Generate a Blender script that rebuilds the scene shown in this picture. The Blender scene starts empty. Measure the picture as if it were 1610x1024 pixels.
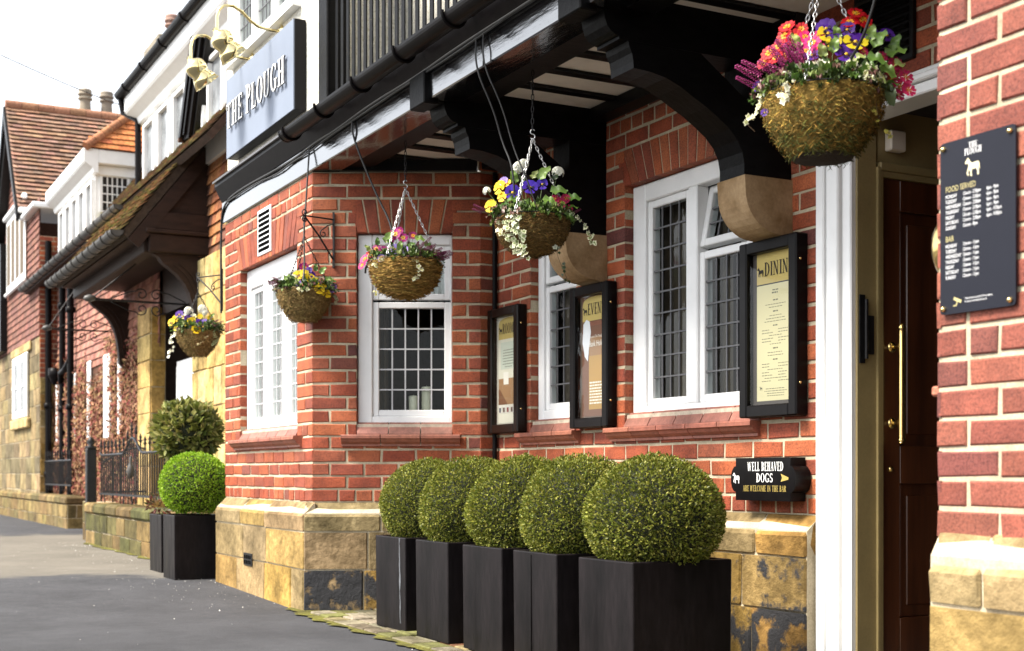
import bpy, bmesh, math, random
from mathutils import Vector, Matrix, Euler
R = random.Random(7)
sc = bpy.context.scene
COL = sc.collection
rad = math.radians

# ------------------------------------------------------------------ camera, sky, sun, exposure
cam = bpy.data.cameras.new("camera"); camo = bpy.data.objects.new("camera", cam); COL.objects.link(camo)
camo.location = (0, 0, 0.905); camo.rotation_euler = (rad(90), 0, rad(62.247))
cam.lens = 36 * 2100 / 1610; cam.sensor_width = 36; cam.sensor_fit = 'HORIZONTAL'
cam.shift_y = (745 - 512) / 1610
cam.clip_end = 500
cam.dof.use_dof = True; cam.dof.focus_distance = 6.6; cam.dof.aperture_fstop = 3.6
sc.camera = camo
w = bpy.data.worlds.new("World"); sc.world = w; w.use_nodes = True
nt = w.node_tree; bg = nt.nodes['Background']
sky = nt.nodes.new('ShaderNodeTexSky'); sky.sky_type = 'NISHITA'; sky.sun_disc = False
SUN_EL, SUN_AZ = 53, 188          # azimuth: compass from +Y clockwise, towards the sun
sky.sun_elevation = rad(SUN_EL); sky.sun_rotation = rad(SUN_AZ); sky.air_density = 1.0; sky.dust_density = 1.5; sky.ozone_density = 1.0
hs = nt.nodes.new('ShaderNodeHueSaturation'); hs.inputs['Saturation'].default_value = 0.22
nt.links.new(sky.outputs[0], hs.inputs['Color']); nt.links.new(hs.outputs[0], bg.inputs[0])
bg.inputs[1].default_value = 0.105
sun = bpy.data.lights.new("sun", 'SUN'); suno = bpy.data.objects.new("sun", sun); COL.objects.link(suno)
sun.energy = 2.65; sun.angle = rad(18); sun.color = (1, .93, .82)
d = Vector((math.sin(rad(SUN_AZ)) * math.cos(rad(SUN_EL)), math.cos(rad(SUN_AZ)) * math.cos(rad(SUN_EL)), math.sin(rad(SUN_EL))))
suno.rotation_euler = d.to_track_quat('Z', 'Y').to_euler(); suno.location = (0, 0, 30)
vs = sc.view_settings; vs.view_transform = 'Standard'; vs.look = 'None'; vs.gamma = 1; vs.exposure = 2.0; vs.use_curve_mapping = False

# ------------------------------------------------------------------ materials
def mat(name, base=(1, 1, 1), rough=.6, metal=0., spec=.5, attr=False, noise=None, noise2=None, bump=None, bump2=None, coat=0., coat_ior=1.5, ior=None, trans=None, soot=None, stretch=None, sub=0., rvar=0.):
    m = bpy.data.materials.new(name); m.use_nodes = True; t = m.node_tree; N = t.nodes; L = t.links
    b = N['Principled BSDF']; b.inputs['Roughness'].default_value = rough; b.inputs['Metallic'].default_value = metal
    b.inputs['Specular IOR Level'].default_value = spec
    if coat: b.inputs['Coat Weight'].default_value = coat; b.inputs['Coat IOR'].default_value = coat_ior; b.inputs['Coat Roughness'].default_value = rough * .6
    if ior: b.inputs['IOR'].default_value = ior
    tc = N.new('ShaderNodeTexCoord'); co = tc.outputs['Object']
    if stretch:
        mp = N.new('ShaderNodeMapping'); mp.inputs['Scale'].default_value = stretch; L.new(co, mp.inputs[0]); co = mp.outputs[0]
    def mul(a, bb):
        x = N.new('ShaderNodeMix'); x.data_type = 'RGBA'; x.blend_type = 'MULTIPLY'; x.inputs[0].default_value = 1
        L.new(a, x.inputs[6]); L.new(bb, x.inputs[7]); return x.outputs[2]
    def noi(scale, detail=5, rough=.6):
        n = N.new('ShaderNodeTexNoise'); n.inputs['Scale'].default_value = scale; n.inputs['Detail'].default_value = detail; n.inputs['Roughness'].default_value = rough
        L.new(co, n.inputs['Vector']); return n.outputs[0]
    rgb = N.new('ShaderNodeRGB'); rgb.outputs[0].default_value = (*base, 1); c = rgb.outputs[0]
    at = None
    if attr:
        at = N.new('ShaderNodeAttribute'); at.attribute_name = 'Col'; c = mul(c, at.outputs['Color'])
    for nz in (noise, noise2):
        if nz:
            r = N.new('ShaderNodeValToRGB'); a, bb = nz[1], nz[2]
            r.color_ramp.elements[0].position = nz[3] if len(nz) > 3 else .3; r.color_ramp.elements[1].position = nz[4] if len(nz) > 4 else .7
            r.color_ramp.elements[0].color = (*a, 1); r.color_ramp.elements[1].color = (*bb, 1)
            L.new(noi(nz[0]), r.inputs[0]); c = mul(c, r.outputs[0])
    if soot:   # attribute alpha says how much of a block carries old black paint or soot
        ad = N.new('ShaderNodeMath'); ad.operation = 'ADD'; L.new(noi(soot[0], 6, .65), ad.inputs[0]); L.new(at.outputs['Alpha'], ad.inputs[1])
        rr = N.new('ShaderNodeMapRange'); rr.inputs[1].default_value = 1.0; rr.inputs[2].default_value = soot[2]; L.new(ad.outputs[0], rr.inputs[0])
        x = N.new('ShaderNodeMix'); x.data_type = 'RGBA'; L.new(rr.outputs[0], x.inputs[0]); L.new(c, x.inputs[6]); x.inputs[7].default_value = (*soot[1], 1); c = x.outputs[2]
    L.new(c, b.inputs['Base Color'])
    if rvar:
        mr = N.new('ShaderNodeMapRange'); mr.inputs[1].default_value = .3; mr.inputs[2].default_value = .7; mr.inputs[3].default_value = max(.02, rough - rvar); mr.inputs[4].default_value = min(1, rough + rvar)
        L.new(noi(9), mr.inputs[0]); L.new(mr.outputs[0], b.inputs['Roughness'])
    prev = None
    for bp in (bump, bump2):
        if bp:
            n = N.new('ShaderNodeBump'); n.inputs['Strength'].default_value = bp[1]; n.inputs['Distance'].default_value = bp[2]
            L.new(noi(bp[0], 6, .65), n.inputs['Height'])
            if prev: L.new(prev, n.inputs['Normal'])
            prev = n.outputs[0]
    if prev: L.new(prev, b.inputs['Normal'])
    if prev and coat: L.new(prev, b.inputs['Coat Normal'])
    if trans:   # thin leaves and petals let some light through
        tr = N.new('ShaderNodeBsdfTranslucent'); L.new(c, tr.inputs[0]); ms = N.new('ShaderNodeMixShader'); ms.inputs[0].default_value = trans
        L.new(b.outputs[0], ms.inputs[1]); L.new(tr.outputs[0], ms.inputs[2]); L.new(ms.outputs[0], N['Material Output'].inputs[0])
    return m

def glass_mat(name, tint=(.9, .95, .95), refl=1.0):
    m = bpy.data.materials.new(name); m.use_nodes = True; t = m.node_tree; N = t.nodes; L = t.links
    N.remove(N['Principled BSDF']); o = N['Material Output']
    tr = N.new('ShaderNodeBsdfTransparent'); tr.inputs[0].default_value = (*tint, 1)
    gl = N.new('ShaderNodeBsdfGlossy'); gl.inputs['Roughness'].default_value = .02; gl.inputs[0].default_value = (refl, refl, refl, 1)
    fr = N.new('ShaderNodeFresnel'); fr.inputs[0].default_value = 1.27
    tc = N.new('ShaderNodeTexCoord'); nz = N.new('ShaderNodeTexNoise'); nz.inputs['Scale'].default_value = 6; L.new(tc.outputs['Object'], nz.inputs['Vector'])
    bp = N.new('ShaderNodeBump'); bp.inputs['Strength'].default_value = .12; bp.inputs['Distance'].default_value = .02; L.new(nz.outputs[0], bp.inputs['Height']); L.new(bp.outputs[0], gl.inputs['Normal'])
    mx = N.new('ShaderNodeMixShader'); L.new(fr.outputs[0], mx.inputs[0]); L.new(tr.outputs[0], mx.inputs[1]); L.new(gl.outputs[0], mx.inputs[2]); L.new(mx.outputs[0], o.inputs[0])
    return m

g = lambda v: (v, v, v)
M = {}
M['brick'] = mat('brick_clay', (1.03, .98, .95), .68, spec=.33, attr=True, noise=(7, (.66, .64, .66), (1.22, 1.2, 1.16)), noise2=(130, g(.62), g(1.15), .36, .56), bump=(60, .5, .006), bump2=(240, .5, .002))
M['mortar'] = mat('lime_mortar', (.56, .485, .345), .95, noise=(5, (.55, .52, .5), g(1.12)), noise2=(120, g(.75), g(1.1)), bump=(150, .6, .004), spec=.2)
M['stone'] = mat('sandstone', (1, 1, 1), .9, attr=True, spec=.25, noise=(3.6, (.50, .46, .36), (1.22, 1.14, 1.0), .34, .62), noise2=(22, (.62, .6, .55), g(1.15)), bump=(14, .6, .03), bump2=(110, .5, .004), soot=(7, (.03, .03, .033), 1.09))
M['corbel'] = mat('worn_sandstone', (.36, .25, .13), .85, spec=.2, noise=(5, (.5, .42, .34), (1.2, 1.2, 1.3)), noise2=(60, g(.85), g(1.08)), bump=(90, .3, .003))
M['terra'] = mat('terracotta_sill', (1, 1, 1), .55, attr=True, noise=(18, g(.65), g(1.2)), noise2=(120, g(.8), g(1.1)), bump=(70, .35, .003))
M['white'] = mat('white_gloss_paint', (.8, .8, .79), .3, noise=(7, g(.93), g(1.02)), bump=(40, .08, .003))
M['black'] = mat('black_gloss_paint', (.0035, .0033, .0036), .20, coat=.45, coat_ior=1.5, spec=.2, noise=(30, g(.6), g(1.6)), bump=(35, .22, .006), bump2=(200, .12, .001), stretch=(.35, 1, 1.6))
M['blackmatt'] = mat('black_timber_paint', (.0045, .004, .004), .42, noise=(30, g(.6), g(1.6)), bump=(30, .3, .006), stretch=(1, .35, 1), spec=.2)
M['fasciapaint'] = mat('glossy_black_fascia_paint', (.004, .004, .0045), .13, coat=1, coat_ior=2.35, spec=.5, noise=(30, g(.6), g(1.6)), bump=(5, .16, .02), bump2=(60, .06, .003), stretch=(.3, 1, 2.2))
M['blackbr'] = mat('black_bracket_paint', (.0032, .0030, .0031), .42, spec=.07, noise=(30, g(.6), g(1.6)), bump=(30, .35, .006), stretch=(1, .35, 1))
M['gutter'] = mat('black_gutter_plastic', (.0045, .0036, .0038), .36, coat=.0, spec=.07, noise=(15, g(.7), g(1.6)), bump=(80, .1, .001))
M['render'] = mat('roughcast_render', (.80, .77, .68), .95, spec=.2, noise=(6, g(.88), g(1.05)), noise2=(70, (.72, .69, .58), g(1.1), .3, .5), bump=(65, 1.0, .022), bump2=(20, .5, .02))
M['soffit'] = mat('soffit_plaster', (.72, .66, .58), .8, noise=(5, g(.88), g(1.05)))
M['planter'] = mat('black_fibre_clay', (.0050, .0040, .0043), .45, spec=.13, noise=(6, g(.6), (2.2, 2.1, 2.1), .35, .75), noise2=(45, g(.7), g(1.5)), bump=(120, .15, .001), rvar=.14, stretch=(1, 1, .22))
M['soil'] = mat('potting_soil', (.03, .02, .012), 1, bump=(60, 1, .02))
M['leaf'] = mat('box_leaf', (1, 1, 1), .42, attr=True, spec=.25, trans=.28)
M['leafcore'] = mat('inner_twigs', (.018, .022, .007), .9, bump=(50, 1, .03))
M['petal'] = mat('petal', (1, 1, 1), .55, attr=True, spec=.3, trans=.3)
M['bleaf'] = mat('basket_leaf', (1, 1, 1), .4, attr=True, spec=.45, trans=.25)
M['moss'] = mat('basket_moss', (1, 1, 1), .95, attr=True, spec=.15, noise=(40, g(.55), g(1.35)), bump=(70, 1, .012))
M['steel'] = mat('galvanised_chain', (.55, .55, .55), .35, metal=.9)
M['iron'] = mat('black_iron', (.007, .0065, .007), .45, spec=.3, noise=(40, g(.6), g(1.8)), bump=(90, .3, .002))
M['brass'] = mat('polished_brass', (.86, .66, .27), .16, metal=1, noise=(8, g(.85), g(1.05)), bump=(10, .06, .01))
M['palebrass'] = mat('lacquered_pale_brass', (.80, .68, .36), .12, metal=1, noise=(8, g(.9), g(1.03)), bump=(8, .05, .01))
M['farpane'] = mat('far_window_pane', (.16, .17, .18), .15, spec=.4, noise=(3, g(.4), g(1.8)))
M['lead'] = mat('lead_came', (.10, .10, .105), .5, metal=.2)
M['leadlight'] = mat('lead_came_painted_sheen', (.45, .45, .46), .5)  # same lead; the bright reflection on these windows is put into the colour
M['glass'] = glass_mat('window_glass')
M['caseglass'] = glass_mat('case_glass', (.97, .98, .97), .9)
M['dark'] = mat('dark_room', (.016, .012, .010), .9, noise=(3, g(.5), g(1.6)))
M['curtain'] = mat('curtain_cloth', (.13, .10, .07), .9, noise=(14, g(.7), g(1.15)), stretch=(1, 1, .05))
M['blind'] = mat('white_blind', (.82, .81, .78), .8, noise=(5, g(.95), g(1.03)))
M['mahog'] = mat('varnished_mahogany', (.085, .027, .010), .28, coat=.25, noise=(9, (.5, .45, .4), (1.3, 1.3, 1.3)), noise2=(40, g(.8), g(1.15)), stretch=(1, 1, .08))
M['olive'] = mat('olive_brown_paint', (.27, .205, .09), .45, noise=(6, g(.9), g(1.08)), noise2=(90, g(.92), g(1.05)))
M['tile'] = mat('clay_roof_tile', (1, 1, 1), .88, attr=True, spec=.25, noise=(22, g(.6), g(1.25)), noise2=(90, g(.75), g(1.15)), bump=(60, .4, .005))
M['under'] = mat('roof_underside', (.05, .035, .025), .9)
M['timber'] = mat('brown_stained_timber', (.024, .012, .008), .6, spec=.2, noise=(18, g(.65), g(1.4)), bump=(30, .3, .004), stretch=(1, .25, 1))
M['asphalt'] = mat('asphalt', (.050, .0505, .055), .88, spec=.2, noise=(1.6, g(.80), g(1.18), .32, .68), noise2=(150, g(.55), g(1.5), .36, .64), bump=(170, .9, .006), rvar=.1)
def ground_mat():
    m = M['asphalt']; t = m.node_tree; N = t.nodes; L = t.links; b = N['Principled BSDF']; src = b.inputs['Base Color'].links[0].from_socket
    tc = N.new('ShaderNodeTexCoord'); sp = N.new('ShaderNodeSeparateXYZ'); L.new(tc.outputs['Object'], sp.inputs[0])
    nz = N.new('ShaderNodeTexNoise'); nz.inputs['Scale'].default_value = 1.1; nz.inputs['Detail'].default_value = 6; nz.inputs['Roughness'].default_value = .7; L.new(tc.outputs['Object'], nz.inputs['Vector'])
    def mth(op, a, bb):
        x = N.new('ShaderNodeMath'); x.operation = op
        for k, v in ((0, a), (1, bb)):
            if isinstance(v, (int, float)): x.inputs[k].default_value = v
            else: L.new(v, x.inputs[k])
        return x.outputs[0]
    def mr(v, a, bb):
        x = N.new('ShaderNodeMapRange'); x.inputs[1].default_value = a; x.inputs[2].default_value = bb; L.new(v, x.inputs[0]); return x.outputs[0]
    wob = mth('MULTIPLY', mth('SUBTRACT', nz.outputs[0], .5), 3.2)
    xx = mth('ADD', mth('ADD', sp.outputs[0], wob), mth('MULTIPLY', sp.outputs[1], -.55))     # the crossing runs across the pavement
    f = mth('MULTIPLY', mr(xx, -12.3, -12.9), mr(xx, -21.5, -20.9))
    n2 = N.new('ShaderNodeTexNoise'); n2.inputs['Scale'].default_value = 120; n2.inputs['Detail'].default_value = 3; L.new(tc.outputs['Object'], n2.inputs['Vector'])
    cr = N.new('ShaderNodeValToRGB'); cr.color_ramp.elements[0].color = (.075, .069, .058, 1); cr.color_ramp.elements[1].color = (.20, .18, .15, 1); cr.color_ramp.elements[0].position = .3; cr.color_ramp.elements[1].position = .7
    L.new(mth('ADD', mth('MULTIPLY', n2.outputs[0], .6), mth('MULTIPLY', nz.outputs[0], .4)), cr.inputs[0])
    mx = N.new('ShaderNodeMix'); mx.data_type = 'RGBA'; L.new(f, mx.inputs[0]); L.new(src, mx.inputs[6]); L.new(cr.outputs[0], mx.inputs[7]); L.new(mx.outputs[2], b.inputs['Base Color'])
ground_mat()
M['sandy'] = mat('worn_stone_paving', (.21, .18, .14), .9, spec=.25, noise=(2.2, (.6, .6, .62), (1.15, 1.12, 1.05)), noise2=(150, g(.7), g(1.25)), bump=(160, .6, .004))
M['moss_g'] = mat('ground_moss', (.13, .125, .045), 1, noise=(5, (.45, .4, .55), (1.5, 1.5, .9)), noise2=(60, g(.6), g(1.2)), bump=(60, 1, .012), spec=.1)
M['creeper'] = mat('creeper_stems', (1, 1, 1), .85, attr=True, spec=.2)
M['pot'] = mat('chimney_pot_clay', (1, 1, 1), .85, attr=True, noise=(9, g(.75), g(1.15)))
M['paper'] = mat('printed_paper', (1, 1, 1), .6, attr=True)
M['ink'] = mat('sign_paint', (1, 1, 1), .45, attr=True)
M['plaque'] = mat('slate_blue_plaque', (.0075, .0082, .0145), .38, spec=.2, noise=(4, g(.9), g(1.1)))
M['signface'] = mat('brushed_sign_face', (.19, .22, .28), .5, spec=.12, noise=(3, g(.93), g(1.05)))
M['letter'] = mat('sign_letter_white', (.82, .82, .80), .35)
M['lettermid'] = mat('sign_letter_return', (.10, .10, .11), .4)
M['letterside'] = mat('sign_letter_edge', (.008, .007, .008), .5, spec=.15)
M['void'] = mat('dark_opening', (.004, .004, .004), .9, spec=0)
M['cable'] = mat('black_cable', (.012, .012, .012), .5)
M['wax'] = mat('candle_wax', (.80, .76, .58), .5)
M['plastic'] = mat('cream_plastic', (.62, .55, .46), .4)
M['concrete'] = mat('chimney_stone', (.25, .22, .17), .95, noise=(9, g(.6), g(1.2)), bump=(40, .6, .01))
M['petalfall'] = mat('fallen_petal', (.75, .72, .66), .7)

# ------------------------------------------------------------------ mesh builder
class Fr:                      # a wall's own frame: u along the wall, d outwards, z up
    def __init__(s, o, u, n, up=(0, 0, 1)):
        s.o = Vector(o); s.u = Vector(u).normalized(); s.n = Vector(n).normalized(); s.up = Vector(up).normalized()
    def __call__(s, u, d, z): return s.o + s.u * u + s.n * d + s.up * z
WORLD = Fr((0, 0, 0), (1, 0, 0), (0, 1, 0))
class MB:
    def __init__(s): s.v = []; s.f = []; s.c = []; s.m = []; s.sm = []
    def add(s, vs, fs, col=(1, 1, 1, 0), mi=0, smooth=False):
        b = len(s.v); s.v.extend([tuple(x) for x in vs])
        if len(col) == 3: col = (*col, 0)
        for f in fs: s.f.append([b + i for i in f]); s.c.append(col); s.m.append(mi); s.sm.append(smooth)
    def box(s, u0, u1, d0, d1, z0, z1, fr=WORLD, col=(1, 1, 1, 0), mi=0, bev=0.):
        if u1 < u0: u0, u1 = u1, u0
        if d1 < d0: d0, d1 = d1, d0
        if z1 < z0: z0, z1 = z1, z0
        flip = fr.u.cross(fr.n).dot(fr.up) < 0
        if bev <= 0:
            vs = [fr(u, dd, z) for z in (z0, z1) for dd in (d0, d1) for u in (u0, u1)]
            fs = [(0, 2, 3, 1), (4, 5, 7, 6), (0, 1, 5, 4), (2, 6, 7, 3), (0, 4, 6, 2), (1, 3, 7, 5)]
        else:
            bev = min(bev, (u1 - u0) * .45, (d1 - d0) * .45, (z1 - z0) * .45)
            bm = bmesh.new(); bmesh.ops.create_cube(bm, size=1)
            for v in bm.verts: v.co = Vector((u0 + (v.co.x + .5) * (u1 - u0), d0 + (v.co.y + .5) * (d1 - d0), z0 + (v.co.z + .5) * (z1 - z0)))
            bmesh.ops.bevel(bm, geom=bm.edges[:], offset=bev, segments=1, affect='EDGES', clamp_overlap=True)
            vs = [fr(*v.co) for v in bm.verts]; bm.verts.index_update(); fs = [[v.index for v in f.verts] for f in bm.faces]; bm.free()
        if flip: fs = [tuple(reversed(f)) for f in fs]
        s.add(vs, fs, col, mi)
    def quad(s, a, b, c, d, col=(1, 1, 1, 0), mi=0): s.add([a, b, c, d], [(0, 1, 2, 3)], col, mi)
    def prism(s, pts, fr, a, b, axis='u', col=(1, 1, 1, 0), mi=0, smooth=False):
        # polygon extruded: axis 'u': pts are (d,z); axis 'd': pts are (u,z); axis 'z': pts are (u,d)
        n = len(pts)
        P = {'u': lambda p, t: fr(t, p[0], p[1]), 'd': lambda p, t: fr(p[0], t, p[1]), 'z': lambda p, t: fr(p[0], p[1], t)}[axis]
        vs = [P(p, a) for p in pts] + [P(p, b) for p in pts]
        s.add(vs, [list(range(n)), list(range(2 * n - 1, n - 1, -1))], col, mi)
        base = len(s.v) - 2 * n
        for i in range(n):
            j = (i + 1) % n; s.f.append([base + i, base + n + i, base + n + j, base + j]); s.c.append((*col, 0) if len(col) == 3 else col); s.m.append(mi); s.sm.append(smooth)
    def tube(s, pts, r, n=8, col=(1, 1, 1, 0), mi=0, closed=False, caps=True, smooth=True):
        pts = [Vector(p) for p in pts]; k = len(pts); rr = r if isinstance(r, (list, tuple)) else [r] * k
        vs = []; prev = None
        for i, p in enumerate(pts):
            t = (pts[(i + 1) % k] - pts[i - 1]) if (closed or 0 < i < k - 1) else (pts[1] - pts[0] if i == 0 else pts[-1] - pts[-2])
            t = t.normalized() if t.length > 1e-9 else Vector((0, 0, 1))
            if prev is None: a = t.cross(Vector((0, 0, 1))) if abs(t.z) < .9 else t.cross(Vector((1, 0, 0)))
            else: a = prev - t * prev.dot(t)
            a.normalize(); prev = a; b = t.cross(a)
            vs += [p + (a * math.cos(2 * math.pi * j / n) + b * math.sin(2 * math.pi * j / n)) * rr[i] for j in range(n)]
        fs = []
        for i in range(k if closed else k - 1):
            i2 = (i + 1) % k
            for j in range(n): fs.append((i * n + j, i * n + (j + 1) % n, i2 * n + (j + 1) % n, i2 * n + j))
        s.add(vs, fs, col, mi, smooth)
        if caps and not closed: s.add(vs[:n], [list(range(n - 1, -1, -1))], col, mi); s.add(vs[-n:], [list(range(n))], col, mi)
    def lathe(s, prof, o=(0, 0, 0), axis=(0, 0, 1), n=24, col=(1, 1, 1, 0), mi=0, smooth=True):
        o = Vector(o); q = Vector((0, 0, 1)).rotation_difference(Vector(axis).normalized())
        vs = []; fs = []
        for r, z in prof: vs += [o + q @ Vector((r * math.cos(2 * math.pi * j / n), r * math.sin(2 * math.pi * j / n), z)) for j in range(n)]
        for i in range(len(prof) - 1):
            for j in range(n): fs.append((i * n + j, i * n + (j + 1) % n, (i + 1) * n + (j + 1) % n, (i + 1) * n + j))
        s.add(vs, fs, col, mi, smooth)
    def obj(s, name, mats, parent=None, **k):
        me = bpy.data.meshes.new(name); off = Vector((0, 0, 0)); p = parent
        while p is not None: off += Vector(p.location); p = p.parent
        me.from_pydata([tuple(Vector(v) - off) for v in s.v], [], s.f)
        if not isinstance(mats, (list, tuple)): mats = [mats]
        for m in mats: me.materials.append(M[m] if isinstance(m, str) else m)
        me.polygons.foreach_set('material_index', s.m); me.polygons.foreach_set('use_smooth', s.sm)
        ca = me.color_attributes.new('Col', 'FLOAT_COLOR', 'CORNER'); arr = []
        for f, c in zip(s.f, s.c): arr.extend(list(c) * len(f))
        ca.data.foreach_set('color', arr); me.update()
        o = bpy.data.objects.new(name, me); COL.objects.link(o)
        if parent is not None: o.parent = parent
        for a, b in k.items(): o[a] = b
        return o
def thing(name, label, cat, loc=(0, 0, 0), group=None):
    o = bpy.data.objects.new(name, None); COL.objects.link(o); o.location = loc; o.empty_display_size = .1
    o['label'] = label; o['category'] = cat
    if group: o['group'] = group
    return o
def tag(o, label, cat, group=None):
    o['label'] = label; o['category'] = cat
    if group: o['group'] = group
    return o
def vary(c, a=.12, r=R):
    f = 1 + r.uniform(-a, a); return tuple(max(0, x * f * (1 + r.uniform(-a, a) * .3)) for x in c)
def clone(root, loc=None, rotz=None):
    r = root.copy(); COL.objects.link(r)
    if loc is not None: r.location = loc
    if rotz is not None: r.rotation_euler = (0, 0, rotz)
    for ch in list(root.children):
        c = ch.copy(); COL.objects.link(c); c.parent = r
        for gch in list(ch.children):
            dd = gch.copy(); COL.objects.link(dd); dd.parent = c
    return r

# ------------------------------------------------------------------ masonry
BRICKS = [(.275, .066, .028), (.315, .082, .031), (.245, .055, .025), (.335, .096, .038), (.225, .056, .030), (.28, .078, .038)]
PILLAR = [(.205, .060, .041), (.225, .069, .045), (.185, .052, .037), (.245, .078, .050), (.16, .050, .040)]  # near pillar's bricks: redder, and its dimmer light put into darker tones
PAL = [BRICKS]
BDARK = [(.165, .052, .038), (.19, .058, .04), (.13, .042, .035)]
def brick_col():
    return vary(R.choice(BDARK if R.random() < .06 else PAL[0]), .10)
def a_brick(mb, fr, u0, u1, z0, z1, proud=.006, back=-.02, col=None, j=.0030):
    # outer ring at the mortar, worn arris, slightly uneven face
    J = lambda: R.uniform(-j, j)
    c = .005; p = proud + R.uniform(-.002, .002)
    q = [(u0, z0), (u1, z0), (u1, z1), (u0, z1)]
    q = [(a + J(), b + J()) for a, b in q]
    ins = [(c, c), (-c, c), (-c, -c), (c, -c)]
    vs = [fr(a, back, b) for a, b in q] + [fr(a, p - .004, b) for a, b in q] + [fr(a + i[0], p + J() * .5, b + i[1]) for (a, b), i in zip(q, ins)]
    fs = [(8, 9, 10, 11)]
    for i in range(4):
        k = (i + 1) % 4; fs += [(i, k, 4 + k, 4 + i), (4 + i, 4 + k, 8 + k, 8 + i)]
    if fr.u.cross(fr.n).dot(fr.up) > 0: fs = [tuple(reversed(f)) for f in fs]
    mb.add(vs, fs, col or brick_col())
CO, BL, BJ = .0875, .228, .0150
def brick_wall(fr, u0, u1, z0, z1, holes=(), arches=(), header_rows=(), phase=0):
    """bricks + mortar sheet with openings; holes (u0,u1,z0,z1), arches (u0,u1,z0,z1) of upright gauged bricks over them"""
    mb = MB(); mm = MB(); nrow = int(round((z1 - z0) / CO)); co = (z1 - z0) / nrow
    blocked = list(holes) + list(arches)
    for r in range(nrow):
        a, b = z0 + r * co, z0 + (r + 1) * co
        cuts = sorted([(h[0], h[1]) for h in blocked if h[2] < b - co * .3 and h[3] > a + co * .3])
        segs = []; cur = u0
        for h in cuts:
            if h[0] > cur + .01: segs.append((cur, h[0]))
            cur = max(cur, h[1])
        if cur < u1 - .01: segs.append((cur, u1))
        head = r in header_rows; L = BL / 2 if head else BL
        off = (r + phase) % 2 * (L / 2)
        for s0, s1 in segs:
            x = s0; first = True; le = s0 > u0 + .001; re = s1 < u1 - .001
            while x < s1 - .004:
                x2 = u0 + off + (math.floor((x + 1e-6 - u0 - off) / L) + 1) * L
                if first and x2 - x < .06: x2 += L
                if not head and R.random() < .10 and x2 - x > BL * .9: x2 = x + BL / 2 if False else x2
                if s1 - x2 < .06: x2 = s1
                x2 = min(x2, s1)
                g0 = 0 if first else BJ / 2; g1 = 0 if abs(x2 - s1) < 1e-6 else BJ / 2
                ed = (first and le) or (abs(x2 - s1) < 1e-6 and re)
                e0 = .004 if (first and not le) else 0; e1 = .004 if (abs(x2 - s1) < 1e-6 and not re) else 0
                a_brick(mb, fr, x + g0 - e0, x2 - g1 + e1, a + BJ / 2, b - BJ / 2, back=-.11 if ed else -.012)
                x = x2; first = False
    for (p0, p1, q0, q1) in arches:
        n = max(3, int(round((p1 - p0) / .078))); cx = (p0 + p1) / 2
        for i in range(n):
            t0 = p0 + (p1 - p0) * i / n; t1 = p0 + (p1 - p0) * (i + 1) / n
            sp = .17
            vsq = [(t0 + .005, q0), (t1 - .005, q0), (t1 - .005 + (t1 - cx) * sp, q1 - .006), (t0 + .005 + (t0 - cx) * sp, q1 - .006)]
            c = brick_col(); p = .006 + R.uniform(-.0015, .0015)
            lo = [fr(a, -.11, b) for a, b in vsq]; mid = [fr(a, p - .003, b) for a, b in vsq]
            cxx = sum(a for a, b in vsq) / 4; czz = sum(b for a, b in vsq) / 4
            hi = [fr(a + (.004 if a < cxx else -.004), p, b + (.004 if b < czz else -.004)) for a, b in vsq]
            mb.add(lo + mid + hi, [(11, 10, 9, 8)] + sum([[(4 + i_, 4 + (i_ + 1) % 4, (i_ + 1) % 4, i_), (8 + i_, 8 + (i_ + 1) % 4, 4 + (i_ + 1) % 4, 4 + i_)] for i_ in range(4)], []), c)
    # mortar sheet, cut round the openings, with its returns into them
    us = sorted({u0, u1, *[h[0] for h in holes], *[h[1] for h in holes]}); zs = sorted({z0, z1, *[h[2] for h in holes], *[h[3] for h in holes]})
    us = [u for u in us if u0 <= u <= u1]; zs = [z for z in zs if z0 <= z <= z1]
    for i in range(len(us) - 1):
        for k in range(len(zs) - 1):
            cu, cz = (us[i] + us[i + 1]) / 2, (zs[k] + zs[k + 1]) / 2
            if any(h[0] < cu < h[1] and h[2] < cz < h[3] for h in holes): continue
            mm.quad(fr(us[i], 0, zs[k]), fr(us[i + 1], 0, zs[k]), fr(us[i + 1], 0, zs[k + 1]), fr(us[i], 0, zs[k + 1]))
    for h in holes:
        e = .002
        for (pa, pb) in (((h[0] - e, h[2]), (h[0] - e, h[3])), ((h[1] + e, h[2]), (h[1] + e, h[3])), ((h[0], h[3] + e), (h[1], h[3] + e)), ((h[0], h[2] - e), (h[1], h[2] - e))):
            mm.quad(fr(pa[0], 0, pa[1]), fr(pb[0], 0, pb[1]), fr(pb[0], -.12, pb[1]), fr(pa[0], -.12, pa[1]))
    return mb, mm
def put_brick(fr, u0, u1, z0, z1, parent, **k):
    mb, mm = brick_wall(fr, u0, u1, z0, z1, **k)
    b = len(mb.v); mb.v += mm.v; mb.f += [[b + i for i in f] for f in mm.f]; mb.c += mm.c; mb.m += [1] * len(mm.f); mb.sm += mm.sm
    return mb.obj('brick_wall', ['brick', 'mortar'], parent)
STONES = [(.31, .215, .085), (.33, .215, .07), (.27, .21, .115), (.235, .185, .11), (.32, .23, .10), (.28, .215, .125)]
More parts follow.
